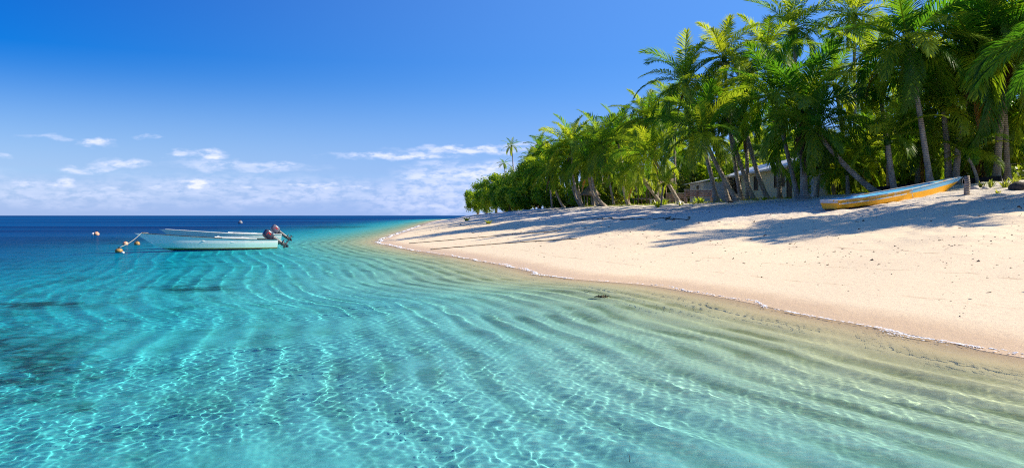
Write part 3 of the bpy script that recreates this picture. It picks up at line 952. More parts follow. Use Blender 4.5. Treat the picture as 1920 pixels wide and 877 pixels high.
BUSH = [leaf_cloud("crown", 90 + k, [((random.Random(k * 50 + i).uniform(-1.3, 1.3), random.Random(k * 70 + i).uniform(-.9, .9), random.Random(k * 90 + i).uniform(.4, 2.6)), random.Random(i + k).uniform(.5, .9)) for i in range(16)], 120, .16, .1) for k in range(4)]
BUSHL = [m_.copy() for m_ in BUSH]
brng = random.Random(4)
nb = 0
bushes = []
while nb < 120:
    D, px = (brng.uniform(56, 130), brng.uniform(1040, 2050)) if nb < 84 else (brng.uniform(80, 140), brng.uniform(1040, 1330)); x = (px - 960) / F * D
    v1 = float(look(np.array([x]), np.array([D]))[1][0])
    if v1 < 7 or v1 > 36: continue
    if 15.5 < x < 29 and 52 < D < 95: continue
    if any(math.hypot(x - a_, D - b_) < 1.9 for a_, b_ in bushes): continue
    bushes.append((x, D))
    root = empty("bush", (x, D, tz(x, D) - .1), "leafy green bush in the undergrowth behind the palm trunks", "bush", "bushes in the undergrowth")
    s2 = brng.uniform(.9, 1.6) * (1 + max(0, v1 - 12) / 22)
    c = link("foliage", BUSHL[nb % 4] if nb % 2 else BUSH[nb % 4], M_LIME if nb % 2 else M_BROAD, root)  # every other bush in brighter leaf colour, standing in for sunlit gaps
    c.scale = (s2 * 1.2, s2 * 1.2, s2); c.rotation_euler = (0, 0, brng.uniform(0, 6.3))
    nb += 1

for px_, D_, s2, lab_ in [(1506, 58.6, 1.1, "leafy bush covering the near corner of the cream house"), (1534, 58, 1.15, "leafy bush against the end wall of the cream house, nearest its corner"), (1562, 58.5, 1.5, "tall bush in the middle of the cream house's end wall"),
                          (1590, 58.2, 1.4, "bush at the far end of the cream house's end wall"), (1615, 57.5, 1.2, "bush right of the end wall behind the slanting trunk")]:
    root = empty("bush", ground_at(px_, D_), lab_, "bush", "bushes by the house")
    c = link("foliage", BUSH[int(px_) % 4], M_BROAD, root); c.scale = (s2, s2 * .7, s2 * 1.1); c.rotation_euler = (0, 0, px_)

# ------------------------------------------------------------------ boats
def paint(name, base, worn, zbands, wear=.45, rough=.45):
    """boat paint: bands by height on the hull (z in metres of the boat), scuffs and stains"""
    m, g = mat(name)
    P = g.coord('Object')
    sx_ = g.node("ShaderNodeSeparateXYZ"); g.put(sx_.inputs[0], P)
    n = g.noise(g.mapping(P, (1, 1, 2.5)), 2.2, 8, .7); n2 = g.noise(g.mapping(P, (1, 1, 4)), 7, 6, .7)
    c = base
    zz = g.math('ADD', sx_.outputs[2], g.math('MULTIPLY', g.math('SUBTRACT', n2, .5), .07))
    for (z, col) in zbands:                # below z: col
        c = g.mix(g.step(zz, z + .015, z - .015), c, col)
    c = g.mix(g.math('MULTIPLY', g.step(n, .62 - wear * .15, .70), .85), c, worn)
    c = g.mix(g.math('MULTIPLY', g.step(n2, .6, .85), .4), c, (.16, .12, .08))
    g.out(g.principled(c, rough, g.bump(n2, .3, .01), .4))
    return m


def boat_funcs(L, B, h0, h1, rake, tw=.86):
    def half(u):
        return B / 2 * (tw + (1 - tw) * min(1, u / .3) ** .8 if u < .3 else max(0.0, 1 - ((u - .3) / .7) ** 2.3)) if u < .999 else 0.0

    def zg(u): return h0 + (h1 - h0) * u ** 2.2

    def zk(u): return 0.0 if u < .72 else .30 * ((u - .72) / .28) ** 2
    def xs(u, f): return u * (L - rake) + rake * (f ** .9) * u ** 5
    return half, zg, zk, xs


def hull_mesh(L, B, h0, h1, rake, th=.045, floor=.16, nu=34):
    """outer skin, rim and inner skin of an open boat with a square stern at x = 0; slot 0 outside, slot 1 inside"""
    half, zg, zk, xs = boat_funcs(L, B, h0, h1, rake)
    us = [i / (nu - 1) for i in range(nu)]

    def ring(u, inset, fl):
        b = max(half(u) - inset, .004 if inset else .012); top = zg(u); k = zk(u)
        c = b * (.80 - .25 * u ** 3); zc = k + .17 + .12 * u ** 3
        if fl is None:
            pts = [(0, k), (c * .55, k + (zc - k) * .42), (c, zc), (c + (b - c) * .55, zc + (top - zc) * .5), (b, top)]
        else:
            f_ = max(fl, k + .05)
            pts = [(0, f_), (c * .55, f_), (c * .98, max(f_, zc + .02)), (c + (b - c) * .55, max(f_ + .02, zc + (top - zc) * .5)), (b, top)]
        full = [(-y, z) for (y, z) in reversed(pts[1:])] + pts
        H = top - k
        return [(xs(u, min(1, max(0, (z - k) / H))) + (-.0 if u > 0 else 0), y, z) for (y, z) in full]
    b = MB()
    outer = [ring(u, 0, None) for u in us]
    inner = [ring(min(u, .985), th, floor) for u in us]
    inner = [[(x + (th if i == 0 else 0), y, z) for (x, y, z) in r] for i, r in enumerate(inner)]
    n = 9
    v = [p for r in outer for p in r] + [p for r in inner for p in r]
    o = nu * n
    q = []; mi = []
    for i in range(nu - 1):
        for k in range(n - 1):
            q.append((i * n + k, (i + 1) * n + k, (i + 1) * n + k + 1, i * n + k + 1)); mi.append(0)
            q.append((o + i * n + k + 1, o + (i + 1) * n + k + 1, o + (i + 1) * n + k, o + i * n + k)); mi.append(1)
        for k, fl in ((0, 0), (n - 1, 1)):
            f_ = (i * n + k, o + i * n + k, o + (i + 1) * n + k, (i + 1) * n + k)
            q.append(f_ if fl == 0 else f_[::-1]); mi.append(0)
    # stern board: outer face, inner face, top edge
    t = []; tm = []
    v.append((0, 0, .3)); ci = len(v) - 1
    v.append((th, 0, .35)); cj = len(v) - 1
    for k in range(n - 1):
        t.append((ci, k, k + 1)); tm.append(0)
        t.append((cj, o + k + 1, o + k)); tm.append(1)
    t.append((ci, n - 1, 0)); tm.append(0)
    t.append((cj, o, o + n - 1)); tm.append(1)
    q.append((0, n - 1, o + n - 1, o)); mi.append(0)
    return mesh_np("hull", v, q, t, smooth=False, qmat=mi, tmat=tm), (half, zg, zk, xs)


def rail(fn, sgn, u0, u1, wd, ht, out=.02, drop=0.0, n=26):
    half, zg, zk, xs = fn
    b = MB(); rings = []
    for i in range(n):
        u = u0 + (u1 - u0) * i / (n - 1)
        x = xs(u, 1.0); y = sgn * (max(half(u), .02) + out); z = zg(u) + .004 - drop
        rings.append([(x, y - sgn * wd, z), (x, y, z), (x, y, z + ht), (x, y - sgn * wd, z + ht)][::sgn])
    b.loft(rings)
    return b


def outboard(parent, loc, tilt, cowl_m, stripe_m, M_low, scale=1.0):
    """outboard motor swung up out of the water: cowling, swivel bracket, leg, lower unit, propeller"""
    root = bpy.data.objects.new("outboard_motor", None); COL.objects.link(root); root.parent = parent
    root.location = loc; root.rotation_euler = (0, math.radians(tilt), math.pi); root.scale = (scale,) * 3
    b = MB(); rings = []
    for z, sx_, sy_, ox in [(.10, .17, .13, -.02), (.16, .23, .17, -.02), (.30, .25, .18, -.01), (.44, .25, .18, 0), (.56, .22, .16, .01), (.62, .15, .11, .02)]:
        rings.append([(ox + sx_ * math.copysign(abs(math.cos(a)) ** .6, math.cos(a)), sy_ * math.copysign(abs(math.sin(a)) ** .6, math.sin(a)), z) for a in [k * math.pi / 8 for k in range(16)]])
    b.loft(rings)
    cw = b.build("cowling", cowl_m, root, True)
    d = MB()
    for sg in (-1, 1):
        d.add([(.02, sg * .186, .26), (.09, sg * .186, .26), (.12, sg * .186, .42), (.05, sg * .186, .42)], [(0, 1, 2, 3)[::sg]])
        d.add([(-.08, sg * .187, .45), (.10, sg * .187, .45), (.10, sg * .187, .468), (-.08, sg * .187, .468)], [(0, 1, 2, 3)[::sg]])
    d.build("decal", stripe_m, cw)
    b = MB(); rings = []
    for z, sx_, sy_, ox in [(.12, .15, .11, 0), (-.05, .12, .08, 0), (-.35, .10, .055, .0), (-.62, .11, .045, 0), (-.80, .10, .035, .02)]:
        rings.append([(ox + sx_ * math.cos(a), sy_ * math.sin(a), z) for a in [k * math.pi / 6 for k in range(12)]][::-1])
    b.loft(rings)
    b.build("leg", M_low, root, True)
    b = MB()
    b.box((-.10, -.10, -.585), (.24, .10, -.57))
    b.tube([(-.20, 0, -.80), (-.12, 0, -.80), (.12, 0, -.80), (.20, 0, -.80)], [.015, .06, .06, .035], 10)
    b.add([(-.10, 0, -.84), (.10, 0, -.84), (.06, .008, -1.0), (-.02, .008, -1.0), (-.02, -.008, -1.0), (.06, -.008, -1.0)], [(0, 1, 2, 3), (1, 0, 4, 5)])
    b.build("lower_unit", M_low, root, True)
    b = MB()
    b.tube([(.19, 0, -.80), (.30, 0, -.80)], [.045, .03], 10)
    for k in range(3):
        a = k * 2 * math.pi / 3; c, s_ = math.cos(a), math.sin(a)
        b.add([(.21, .03 * c, -.80 + .03 * s_), (.25, .15 * c - .06 * s_, -.80 + .15 * s_ + .06 * c), (.27, .15 * c + .06 * s_, -.80 + .15 * s_ - .06 * c), (.22, .03 * c, -.79 + .03 * s_)], [(0, 1, 2, 3)])
    b.build("propeller", M_low, root)
    b = MB()
    b.box((-.28, -.10, -.12), (-.10, .10, .08)); b.box((-.34, -.12, -.30), (-.28, .12, .06))
    b.tube([(-.14, 0, .12), (-.55, .05, .26)], [.022, .028], 8)
    b.build("clamp_bracket", M_BLACK, root)
    return root


M_BWHITE = paint("white_boat_paint", (.86, .87, .82), (.62, .66, .58), [(.52, (.64, .87, .77)), (.25, (.34, .38, .14)), (.20, (.05, .04, .02))], .3)
M_BWHITE2 = paint("white_boat_paint", (.66, .70, .68), (.46, .52, .50), [(.50, (.50, .72, .66)), (.12, (.10, .12, .06))], .3)
M_BIN = simple("boat_inside", (.55, .60, .56), .6, .2, 3)
M_RAILW = simple("white_rail", (.78, .78, .74), .5, .12, 4)
M_RAILD = simple("dark_rail", (.035, .035, .04), .6, .3, 8)
M_COWL = simple("dark_grey_cowling", (.035, .04, .065), .3, .1, 3, spec=.6)
M_COWLW = simple("grey_cowling", (.14, .14, .18), .35, .1, 3)
M_RED = simple("red_decal", (.65, .03, .03), .4, .05)
M_LEG = simple("grey_alloy", (.06, .063, .07), .4, .15, 5, spec=.6)


def white_boat(bow_px, stern_px, label, paint_m, front):
    """bow_px / stern_px: (column, distance) of the two ends on the water"""
    bow = Vector(((bow_px[0] - 960) / F * bow_px[1], bow_px[1], 0)); st = Vector(((stern_px[0] - 960) / F * stern_px[1], stern_px[1], 0))
    L = (bow - st).length
    root = empty("motor_boat", st + Vector((0, 0, -.16 if front else .07)), label, "boat", "white boats at anchor", rz=math.atan2(bow.y - st.y, bow.x - st.x))
    me, fn = hull_mesh(L, 1.75, .70, 1.10, 1.25, floor=.26)
    h = link("hull", me, [paint_m, M_BIN], root)
    h.cycles.is_caustics_receiver = True
    half, zg, zk, xs = fn
    for sg in (-1, 1):
        rail(fn, sg, 0, .97, .085, .035, .03).build("gunwale_rail", M_RAILD if front else M_RAILW, root)
        rail(fn, sg, .20, .50, .10, .05, .04, -.038).build("rub_strip", M_RAILW, root)
    for u, wd in ((.16, .34), (.40, .30), (.63, .28)):
        s_ = MB(); hb = half(u) * .94
        s_.box((xs(u, .6) - wd / 2, -hb, zg(u) - .20), (xs(u, .6) + wd / 2, hb, zg(u) - .165))
        s_.build("seat", M_RAILW, root)
    d = MB()
    rr = []
    for i in range(10):
        u = .80 + .185 * i / 9; b_ = max(half(u) - .03, .02)
        rr.append([(xs(u, 1), -b_, zg(u) - .02), (xs(u, 1), b_, zg(u) - .02), (xs(u, 1), b_, zg(u) + .002), (xs(u, 1), -b_, zg(u) + .002)])
    d.loft(rr)
    d.build("foredeck", M_RAILW, root)
    return root, fn, L


boat1, fn1, L1 = white_boat((252, 44.6), (514, 49.0), "long white and turquoise motor boat nearest the beach, tied by its bow to a buoy", M_BWHITE, True)
boat2, fn2, L2 = white_boat((299, 48.8), (522, 52.6), "white motor boat half hidden behind the nearer turquoise boat", M_BWHITE2, False)
boat1.rotation_euler.y = math.radians(-.6)
outboard(boat1, (.06, 0, .80), -58, M_COWL, M_RED, M_LEG, 1.1)
outboard(boat2, (-.10, -.1, .84), -54, M_COWLW, M_RED, M_LEG, 1.0)

# mooring buoys and the line from the bow
M_BUOY_O = simple("orange_buoy", (.34, .20, .06), .5, .45, 6)
M_BUOY_W = simple("white_buoy", (.72, .70, .68), .5, .15, 6)
M_BUOY_P = simple("pinkish_buoy", (.70, .36, .22), .5, .25, 6)
M_BUOY_G = simple("grey_buoy", (.20, .21, .24), .5, .3, 6)


def buoy(px, py, dia_px, label, m, D=None, sq=1.0):
    D = CAMZ * F / (py - HOR) if D is None else D
    r_ = dia_px / F * D / 2
    root = empty("mooring_buoy", ((px - 960) / F * D, D, 0), label, "buoy", "mooring buoys")
    b = MB(); b.ball((0, 0, r_ * .45), r_, 16, 10, (1.1, 1.1, sq))
    f_ = b.build("float", m, root, True)
    f_.cycles.is_caustics_receiver = True
    e = MB()
    e.tube([(0, 0, r_ * (.45 + sq * .9)), (0, 0, r_ * (.45 + sq * 1.15))], r_ * .22, 8)
    e.tube([(r_ * .22 * math.cos(a), 0, r_ * (.5 + sq * 1.2) + r_ * .22 * math.sin(a)) for a in [k * math.pi / 5 for k in range(11)]], r_ * .06, 6)
    e.build("lifting_eye", M_RAILD, root)
    return root


by1 = buoy(223, 473, 13, "orange brown buoy the bow line is tied to, nearest of the buoys", M_BUOY_O, sq=.75)
buoy(230.5, 474.5, 5, "tiny white float beside the orange buoy with the bow line", M_BUOY_W)
buoy(235, 459, 9, "grey and orange buoy behind the bow line", M_BUOY_P)
buoy(257, 459, 9.5, "yellow orange buoy close under the bow of the nearer boat", M_BUOY_O)
buoy(175, 440.5, 6.5, "small white float left of its pinkish neighbour, far left of the boats", M_BUOY_W)
buoy(181, 440.8, 9, "pinkish orange buoy touching a small white float, far left of the boats", M_BUOY_P)
buoy(450.5, 419, 7.5, "dark grey buoy alone on the blue water far behind the boats", M_BUOY_G, sq=1.1)
bpy.context.view_layer.update()
bw = boat1.matrix_world @ Vector((fn1[3](.97, 1), 0, fn1[1](.97) + .05))
p1 = by1.location + Vector((.05, 0, .28))
b = MB()
b.tube([bw + Vector((.35, .0, -.01)), bw] + [bw.lerp(p1, t) + Vector((0, 0, -.10 * math.sin(math.pi * t))) for t in [k / 12 for k in range(1, 13)]], .013, 6)
tag(b.build("mooring_rope", M_ROPE, None, True), "pale rope running from the boat's bow down to the orange buoy", "rope")

# ------------------------------------------------------------------ the yellow boat drawn up on the beach
M_YEL, g = mat("worn_yellow_paint")
P = g.coord('Object'); zc = g.attr('strake'); xu = g.attr('along')
n = g.noise(g.mapping(P, (1, 1, 2)), 2.6, 8, .72); n2 = g.noise(P, 9, 6, .7)
c = g.mix(n2, (.88, .40, .008), (.93, .50, .02))
up = g.mix(g.step(xu, .50, .54), g.mix(g.step(n, .56, .62), (.70, .38, .03), (.60, .64, .68)), (.16, .46, .74))
up = g.mix(g.math('MULTIPLY', g.step(n2, .57, .66), .75), up, (.56, .57, .56))
c = g.mix(g.step(g.math('ADD', zc, g.math('MULTIPLY', g.math('SUBTRACT', n2, .5), .05)), .77, .79), c, up)
c = g.mix(g.step(g.math('ADD', zc, g.math('MULTIPLY', g.math('SUBTRACT', n, .5), .22)), .30, .22), c, (.03, .022, .018))
c = g.mix(g.math('MULTIPLY', g.step(n, .60, .68), .6), c, (.30, .17, .04))
g.out(g.principled(c, .5, g.bump(n2, .3, .01), .4))
M_YIN = paint("worn_blue_paint", (.10, .55, .80), (.50, .62, .68), [(.2, (.10, .22, .28))], .2)
M_YRAIL, g = mat("flaking_rail_paint")
P = g.coord('Object'); n = g.noise(P, 3.5, 8, .75)
c = g.mix(g.step(n, .42, .46), (.12, .42, .70), (.56, .55, .52)); c = g.mix(g.step(n, .56, .60), c, (.62, .34, .04))
g.out(g.principled(c, .6, None, .3))

A = hit(1548, 393, 25, 60); Bp = hit(1768, 376, 25, 60)
print("yellow boat", A, Bp, (A - Bp).length)
YB_D = 40.4
A = Vector(((1556 - 960) / F * YB_D, YB_D, 0)); Bp = Vector(((1808 - 960) / F * (YB_D + 3.2), YB_D + 3.2, 0))
A.z = tz(A.x, A.y); Bp.z = tz(Bp.x - .8, Bp.y) - .30
Ly = (A.xy - Bp.xy).length
ybr = empty("beached_boat", A + Vector((0, 0, -.05)), "worn yellow boat with bright blue inside lying on the sand under the palms", "boat")
ybr.rotation_mode = 'XYZ'
ybr.rotation_euler = (math.radians(1), -math.asin((Bp.z + .05 - A.z) / Ly), math.atan2(Bp.y - A.y, Bp.x - A.x))
me, fy = hull_mesh(Ly, 1.5, .56, 1.08, 1.45, floor=.18)
half, zg, zk, xs = fy
at1 = me.attributes.new('strake', 'FLOAT', 'POINT'); at2 = me.attributes.new('along', 'FLOAT', 'POINT')
for i, vv in enumerate(me.vertices):
    u = min(1, vv.co.x / Ly)
    at1.data[i].value = (vv.co.z - zk(u)) / max(.1, zg(u) - zk(u)); at2.data[i].value = u
link("hull", me, [M_YEL, M_YIN], ybr)
for sg in (-1, 1):
    rail(fy, sg, 0, .985, .10, .035, .035).build("gunwale_rail", M_YRAIL, ybr)
    rail(fy, sg, .0, .56, .03, .05, .03, .20).build("rub_strip", M_YEL if False else M_YRAIL, ybr)
for u, wd in ((.10, .4), (.34, .3), (.62, .28)):
    s_ = MB(); hb = half(u) * .93
    s_.box((xs(u, .6) - wd / 2, -hb, zg(u) - .17), (xs(u, .6) + wd / 2, hb, zg(u) - .135))
    s_.build("seat", M_YIN, ybr)
s_ = MB(); s_.box((-.06, -.60, .44), (.10, .60, .60)); s_.build("stern_board", M_YRAIL, ybr)
s_ = MB(); rr = []
for i in range(8):
    u = .84 + .145 * i / 7; b_ = max(half(u) - .03, .02)
    rr.append([(xs(u, 1), -b_, zg(u) - .03), (xs(u, 1), b_, zg(u) - .03), (xs(u, 1), b_, zg(u) + .004), (xs(u, 1), -b_, zg(u) + .004)])
s_.loft(rr); s_.build("foredeck", M_YIN, ybr)
bpy.context.view_layer.update()
for nm, (u, dx, ln), lab in (("rope", (.985, .1, 1.0), "frayed rope hanging from the yellow boat's bow"), ("rope", (.60, 0, .8), "thin rope hanging down the yellow boat's side amidships")):
    s_ = MB()
    p0 = ybr.matrix_world @ Vector((xs(u, 1), -half(u) - .06, zg(u) + .03))
    gz = tz(p0.x, p0.y - .1)
    pts = [p0 + Vector((dx * t, -.10 * t - .03 * math.sin(9 * t), (gz + .02 - p0.z) * t)) for t in [k / 9 for k in range(10)]]
    s_.tube(pts, .016, 6)
    if u > .9:
        s_.tube([p0 + Vector((.05 + dx * 1.4 * t, -.05 - .12 * t, (gz + .25 - p0.z) * t)) for t in [k / 6 for k in range(7)]], .014, 6)
    tag(s_.build(nm, M_ROPE, None, True), lab, "rope", "ropes hanging from the yellow boat")

# ------------------------------------------------------------------ the house and the things under the palms
HX, HY0, HY1 = 22.2, 63.0, 83.0
hz = tz(HX + 2, 66) + .25
house = empty("beach_house", (HX, HY0, hz), "cream boarded house with a pale metal roof behind the palms", "house")
wh = 2.75
s_ = MB(); s_.box((0, 0, 0), (6.0, HY1 - HY0, wh))
# gable ends
s_.add([(0, 0, wh), (6, 0, wh), (3, 0, wh + .95)], t=[(0, 1, 2)]); s_.add([(0, 20, wh), (6, 20, wh), (3, 20, wh + .95)], t=[(0, 2, 1)])
s_.build("wall", M_WALLC, house)
s_ = MB()
th = .06
for sg in (1, -1):
    x0, x1 = (-.7, 3.0) if sg > 0 else (6.7, 3.0)
    za, zb_ = wh - .14, wh + 1.06
    v = [(x0, -.5, za), (x1, -.5, zb_), (x1, 20.5, zb_), (x0, 20.5, za)]
    v2 = [(x, y, z + th) for x, y, z in v]
    f_ = [(0, 1, 2, 3), (7, 6, 5, 4), (0, 4, 5, 1), (1, 5, 6, 2), (2, 6, 7, 3), (3, 7, 4, 0)]
    s_.add(v + v2, f_ if sg < 0 else [t[::-1] for t in f_])
rf = s_.build("roof", M_ROOF, house)
s_ = MB(); s_.box((-.74, -.54, wh - .25), (-.70, 20.54, wh - .08)); s_.build("fascia", M_WOODW, rf)
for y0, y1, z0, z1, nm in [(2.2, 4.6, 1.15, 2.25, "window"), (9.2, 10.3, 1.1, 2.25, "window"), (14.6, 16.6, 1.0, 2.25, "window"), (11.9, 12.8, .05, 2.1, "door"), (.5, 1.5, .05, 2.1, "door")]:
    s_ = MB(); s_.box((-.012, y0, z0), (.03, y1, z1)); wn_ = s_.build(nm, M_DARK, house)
    e = MB()
    for lo, hi in (((-.05, y0 - .07, z0 - .07), (-.003, y0, z1 + .07)), ((-.05, y1, z0 - .07), (-.003, y1 + .07, z1 + .07)),
                   ((-.052, y0, z1), (-.004, y1, z1 + .07)), ((-.052, y0, z0 - .07), (-.004, y1, z0))):
        e.box(lo, hi)
    e.build("frame", M_FRAME, wn_)
for y in (.3, 4, 8, 12, 16, 19.6):
    s_ = MB(); s_.box((.05, y, -.9), (.25, y + .2, 0)); s_.build("stilt", M_WOODG, house)
s_ = MB(); s_.box((1.2, .1, -.8), (5.8, 19.9, -.02)); s_.build("underfloor_shade", M_DARK, house)  # black block added in place of the shade beneath the floor

shed = empty("storage_shed", (18.9, 79, tz(19, 80)), "small pale sheet metal shed left of the cream house", "shed")
s_ = MB(); s_.box((0, 0, 0), (2.5, 6, 2.3)); s_.build("wall", M_WHITEW, shed)
s_ = MB(); s_.add([(-.4, -.4, 2.25), (2.48, -.4, 2.85), (2.48, 6.4, 2.85), (-.4, 6.4, 2.25), (-.4, -.4, 2.31), (2.48, -.4, 2.91), (2.48, 6.4, 2.91), (-.4, 6.4, 2.31)],
                  [(3, 2, 1, 0), (4, 5, 6, 7), (0, 1, 5, 4), (1, 2, 6, 5), (2, 3, 7, 6), (3, 0, 4, 7)]); s_.build("roof", M_ROOF, shed)
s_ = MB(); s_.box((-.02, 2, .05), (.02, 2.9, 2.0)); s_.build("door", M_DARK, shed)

xw = (1540 - 960) / F * 56
s_ = MB(); s_.box((-.55, 0, 0), (.6, 2.0, 1.6))
hut2 = empty("white_hut", (xw, 56, tz(xw, 56)), "low white walled hut glimpsed behind the big skirted palm", "hut")
s_.build("wall", M_WHITEW, hut2)
s_ = MB(); s_.add([(-.7, -.3, 1.6), (.8, -.3, 1.9), (.8, 2.3, 1.9), (-.7, 2.3, 1.6), (-.7, -.3, 1.65), (.8, -.3, 1.95), (.8, 2.3, 1.95), (-.7, 2.3, 1.65)],
                  [(3, 2, 1, 0), (4, 5, 6, 7), (0, 1, 5, 4), (1, 2, 6, 5), (2, 3, 7, 6), (3, 0, 4, 7)]); s_.build("roof", M_ROOF, hut2)


def bench(px, D, length, label, m_seat, m_back, rz, back_h=.9, planks=3):
    root = empty("bench", ground_at(px, D), label, "bench", rz=rz)
    s_ = MB()
    for k in range(3): s_.box((-length / 2, -.02 + k * .15, .43), (length / 2, .11 + k * .15, .46))
    s_.build("seat", m_seat, root)
    if back_h:
        s_ = MB()
        for k in range(planks):
            z = .55 + k * (back_h - .5) / planks
            s_.box((-length / 2, .46, z), (length / 2, .49, z + (back_h - .5) / planks - .03))
        s_.build("backrest", m_back, root)
        s_ = MB(); s_.box((-length / 2 - .03, .44, back_h + .06), (length / 2 + .03, .52, back_h + .11)); s_.build("top_rail", M_WOODW, root)
    for x in (-length / 2 + .1, length / 2 - .1):
        for y in (.02, .42):
            s_ = MB(); s_.box((x - .04, y - .04, -.1), (x + .04, y + .04, .43 if y < .3 else back_h + .05 if back_h else .43)); s_.build("leg", m_back, root)
    return root


bench(1312, 66, 2.35, "long high backed bench of reddish boards with a pale top rail", M_WOODR, M_WOODR, .05, 1.05, 4)
bench(1268, 71, 1.7, "reddish board bench left of the longer one, half behind a trunk", M_WOODR, M_WOODR, -.1, .95, 3)
bench(1236, 76, 1.7, "low plain white bench without a back near the wooden shelter", M_WOODW, M_WOODW, 0, 0)
root = empty("wooden_table", ground_at(1264, 74), "small weathered wooden table beside the white bench", "table")
s_ = MB(); s_.box((-.45, -.35, .70), (.45, .35, .75)); s_.build("table_top", M_WOODG, root)
for x in (-.38, .38):
    for y in (-.28, .28):
        s_ = MB(); s_.box((x - .04, y - .04, -.1), (x + .04, y + .04, .70)); s_.build("leg", M_WOODG, root)

# open shelter of poles
sx0 = ground_at(1228, 86)
shl = empty("pole_shelter", sx0, "open shelter of thin brown poles with cross rails behind the far palms", "shelter")
for x in (-1.8, -.9, 0, .9, 1.8):
    for y in (0, 3.2):
        s_ = MB(); s_.tube([(x, y, -.3), (x + .03, y, 2.35)], .06, 8); s_.build("post", M_FRAME, shl, True)
for y in (0, 3.2):
    for z in (.85, 2.32):
        s_ = MB(); s_.tube([(-2, y, z), (2, y, z)], .05, 8); s_.build("rail", M_WOODG, shl, True)
s_ = MB(); s_.add([(-2.3, -.5, 2.4), (2.3, -.5, 2.4), (2.3, 1.6, 3.1), (-2.3, 1.6, 3.1), (2.3, 3.7, 2.4), (-2.3, 3.7, 2.4),
                   (-2.3, -.5, 2.28), (2.3, -.5, 2.28), (2.3, 1.6, 2.98), (-2.3, 1.6, 2.98), (2.3, 3.7, 2.28), (-2.3, 3.7, 2.28)],
                  [(0, 1, 2, 3), (3, 2, 4, 5), (7, 6, 9, 8), (8, 9, 11, 10), (0, 6, 7, 1), (5, 4, 10, 11), (0, 3, 9, 6), (3, 5, 11, 9), (1, 7, 8, 2), (2, 8, 10, 4)]); s_.build("roof", M_THATCH, shl)
# thatched sun shade
th_ = empty("thatched_hut", ground_at(1107, 97), "tiny round thatched hut between the far palm trunks", "hut")
s_ = MB(); rr = []
for z, r_ in ((1.45, 1.25), (1.6, 1.2), (2.1, .75), (2.6, .25), (2.75, .05)):
    rr.append([(r_ * math.cos(a) * (1 + .05 * math.sin(5 * a)), r_ * math.sin(a), z) for a in [k * math.pi / 10 for k in range(20)]])
s_.loft(rr); s_.build("roof", M_THATCH, th_)
for k in range(4):
    a = k * math.pi / 2 + .4
    s_ = MB(); s_.tube([(.8 * math.cos(a), .8 * math.sin(a), -.3), (.8 * math.cos(a), .8 * math.sin(a), 1.7)], .06, 8); s_.build("post", M_WOODG, th_, True)

# low dark wall behind the boat and the short post
a_, b_ = ground_at(1640, 51.0), ground_at(1880, 46.5)
s_ = MB()
for k in range(5):
    p = a_.lerp(b_, k / 5); q = a_.lerp(b_, (k + 1) / 5 - .004)
    s_.bar(p + Vector((0, 0, .10)), q + Vector((0, 0, .10 + .02 * (k % 2))), .34, .62)
tag(s_.build("timber_wall", M_BLACK), "long low wall of blackened timber under the palms behind the yellow boat", "wall")
pp = hit(1813, 366, 25, 60); pp = Vector(((1813 - 960) / F * 40, 40, 0)); pp.z = tz(pp.x, pp.y)
s_ = MB(); s_.tube([(0, 0, -.3), (0, 0, .2), (.02, 0, .55), (.0, 0, .95)], [.16, .14, .13, .12], 10)
tag(s_.build("wooden_post", M_TRUNK, None, True, pp), "short grey stump post standing in the sand right of the yellow boat", "post")
# wire frame stand at the far right
fr_ = empty("wooden_rack", ground_at(1895, 50), "grey pole rack standing behind the trunks at the right edge", "rack")
for x in (-.9, 0, .9):
    s_ = MB(); s_.tube([(x, 0, -.2), (x, 0, 1.25)], .035, 8); s_.build("post", M_WOODG, fr_, True)
s_ = MB(); s_.tube([(-1.1, 0, 1.22), (1.1, 0, 1.25)], .035, 8); s_.build("rail", M_WOODG, fr_, True)

# stones
def stone(px, D, r_, label, m, seed, group=None):
    rg = random.Random(seed)
    s_ = MB(); s_.ball((0, 0, 0), r_, 10, 7)
    s_.v = [(x * (1 + rg.uniform(-.18, .18)) * 1.3, y * (1 + rg.uniform(-.18, .18)), z * .65 * (1 + rg.uniform(-.15, .15))) for x, y, z in s_.v]
    return tag(s_.build("stone", m, None, True, ground_at(px, D) + Vector((0, 0, r_ * .25))), label, "stone", group)


stone(1912, 39.5, .42, "large dark rock at the right edge of the sand", M_DROCK, 1)
stone(1828, 42, .20, "pale stone right of the short stump post", M_STONE, 2)
stone(1848, 41.4, .16, "smaller pale stone by the yellow sprouts", M_STONE, 3)
stone(1618, 46.6, .26, "pale stone lying behind the yellow boat's stern", M_STONE, 4)
stone(1604, 47.0, .20, "flat grey stone beside the pale one behind the boat's stern", M_STONE, 5)
stone(1276, 66, .25, "pale stone by a trunk left of the long reddish bench", M_STONE, 6)
stone(1369, 56.6, .16, "small dark stone at the foot of the dark leaning front palm", M_DROCK, 7)

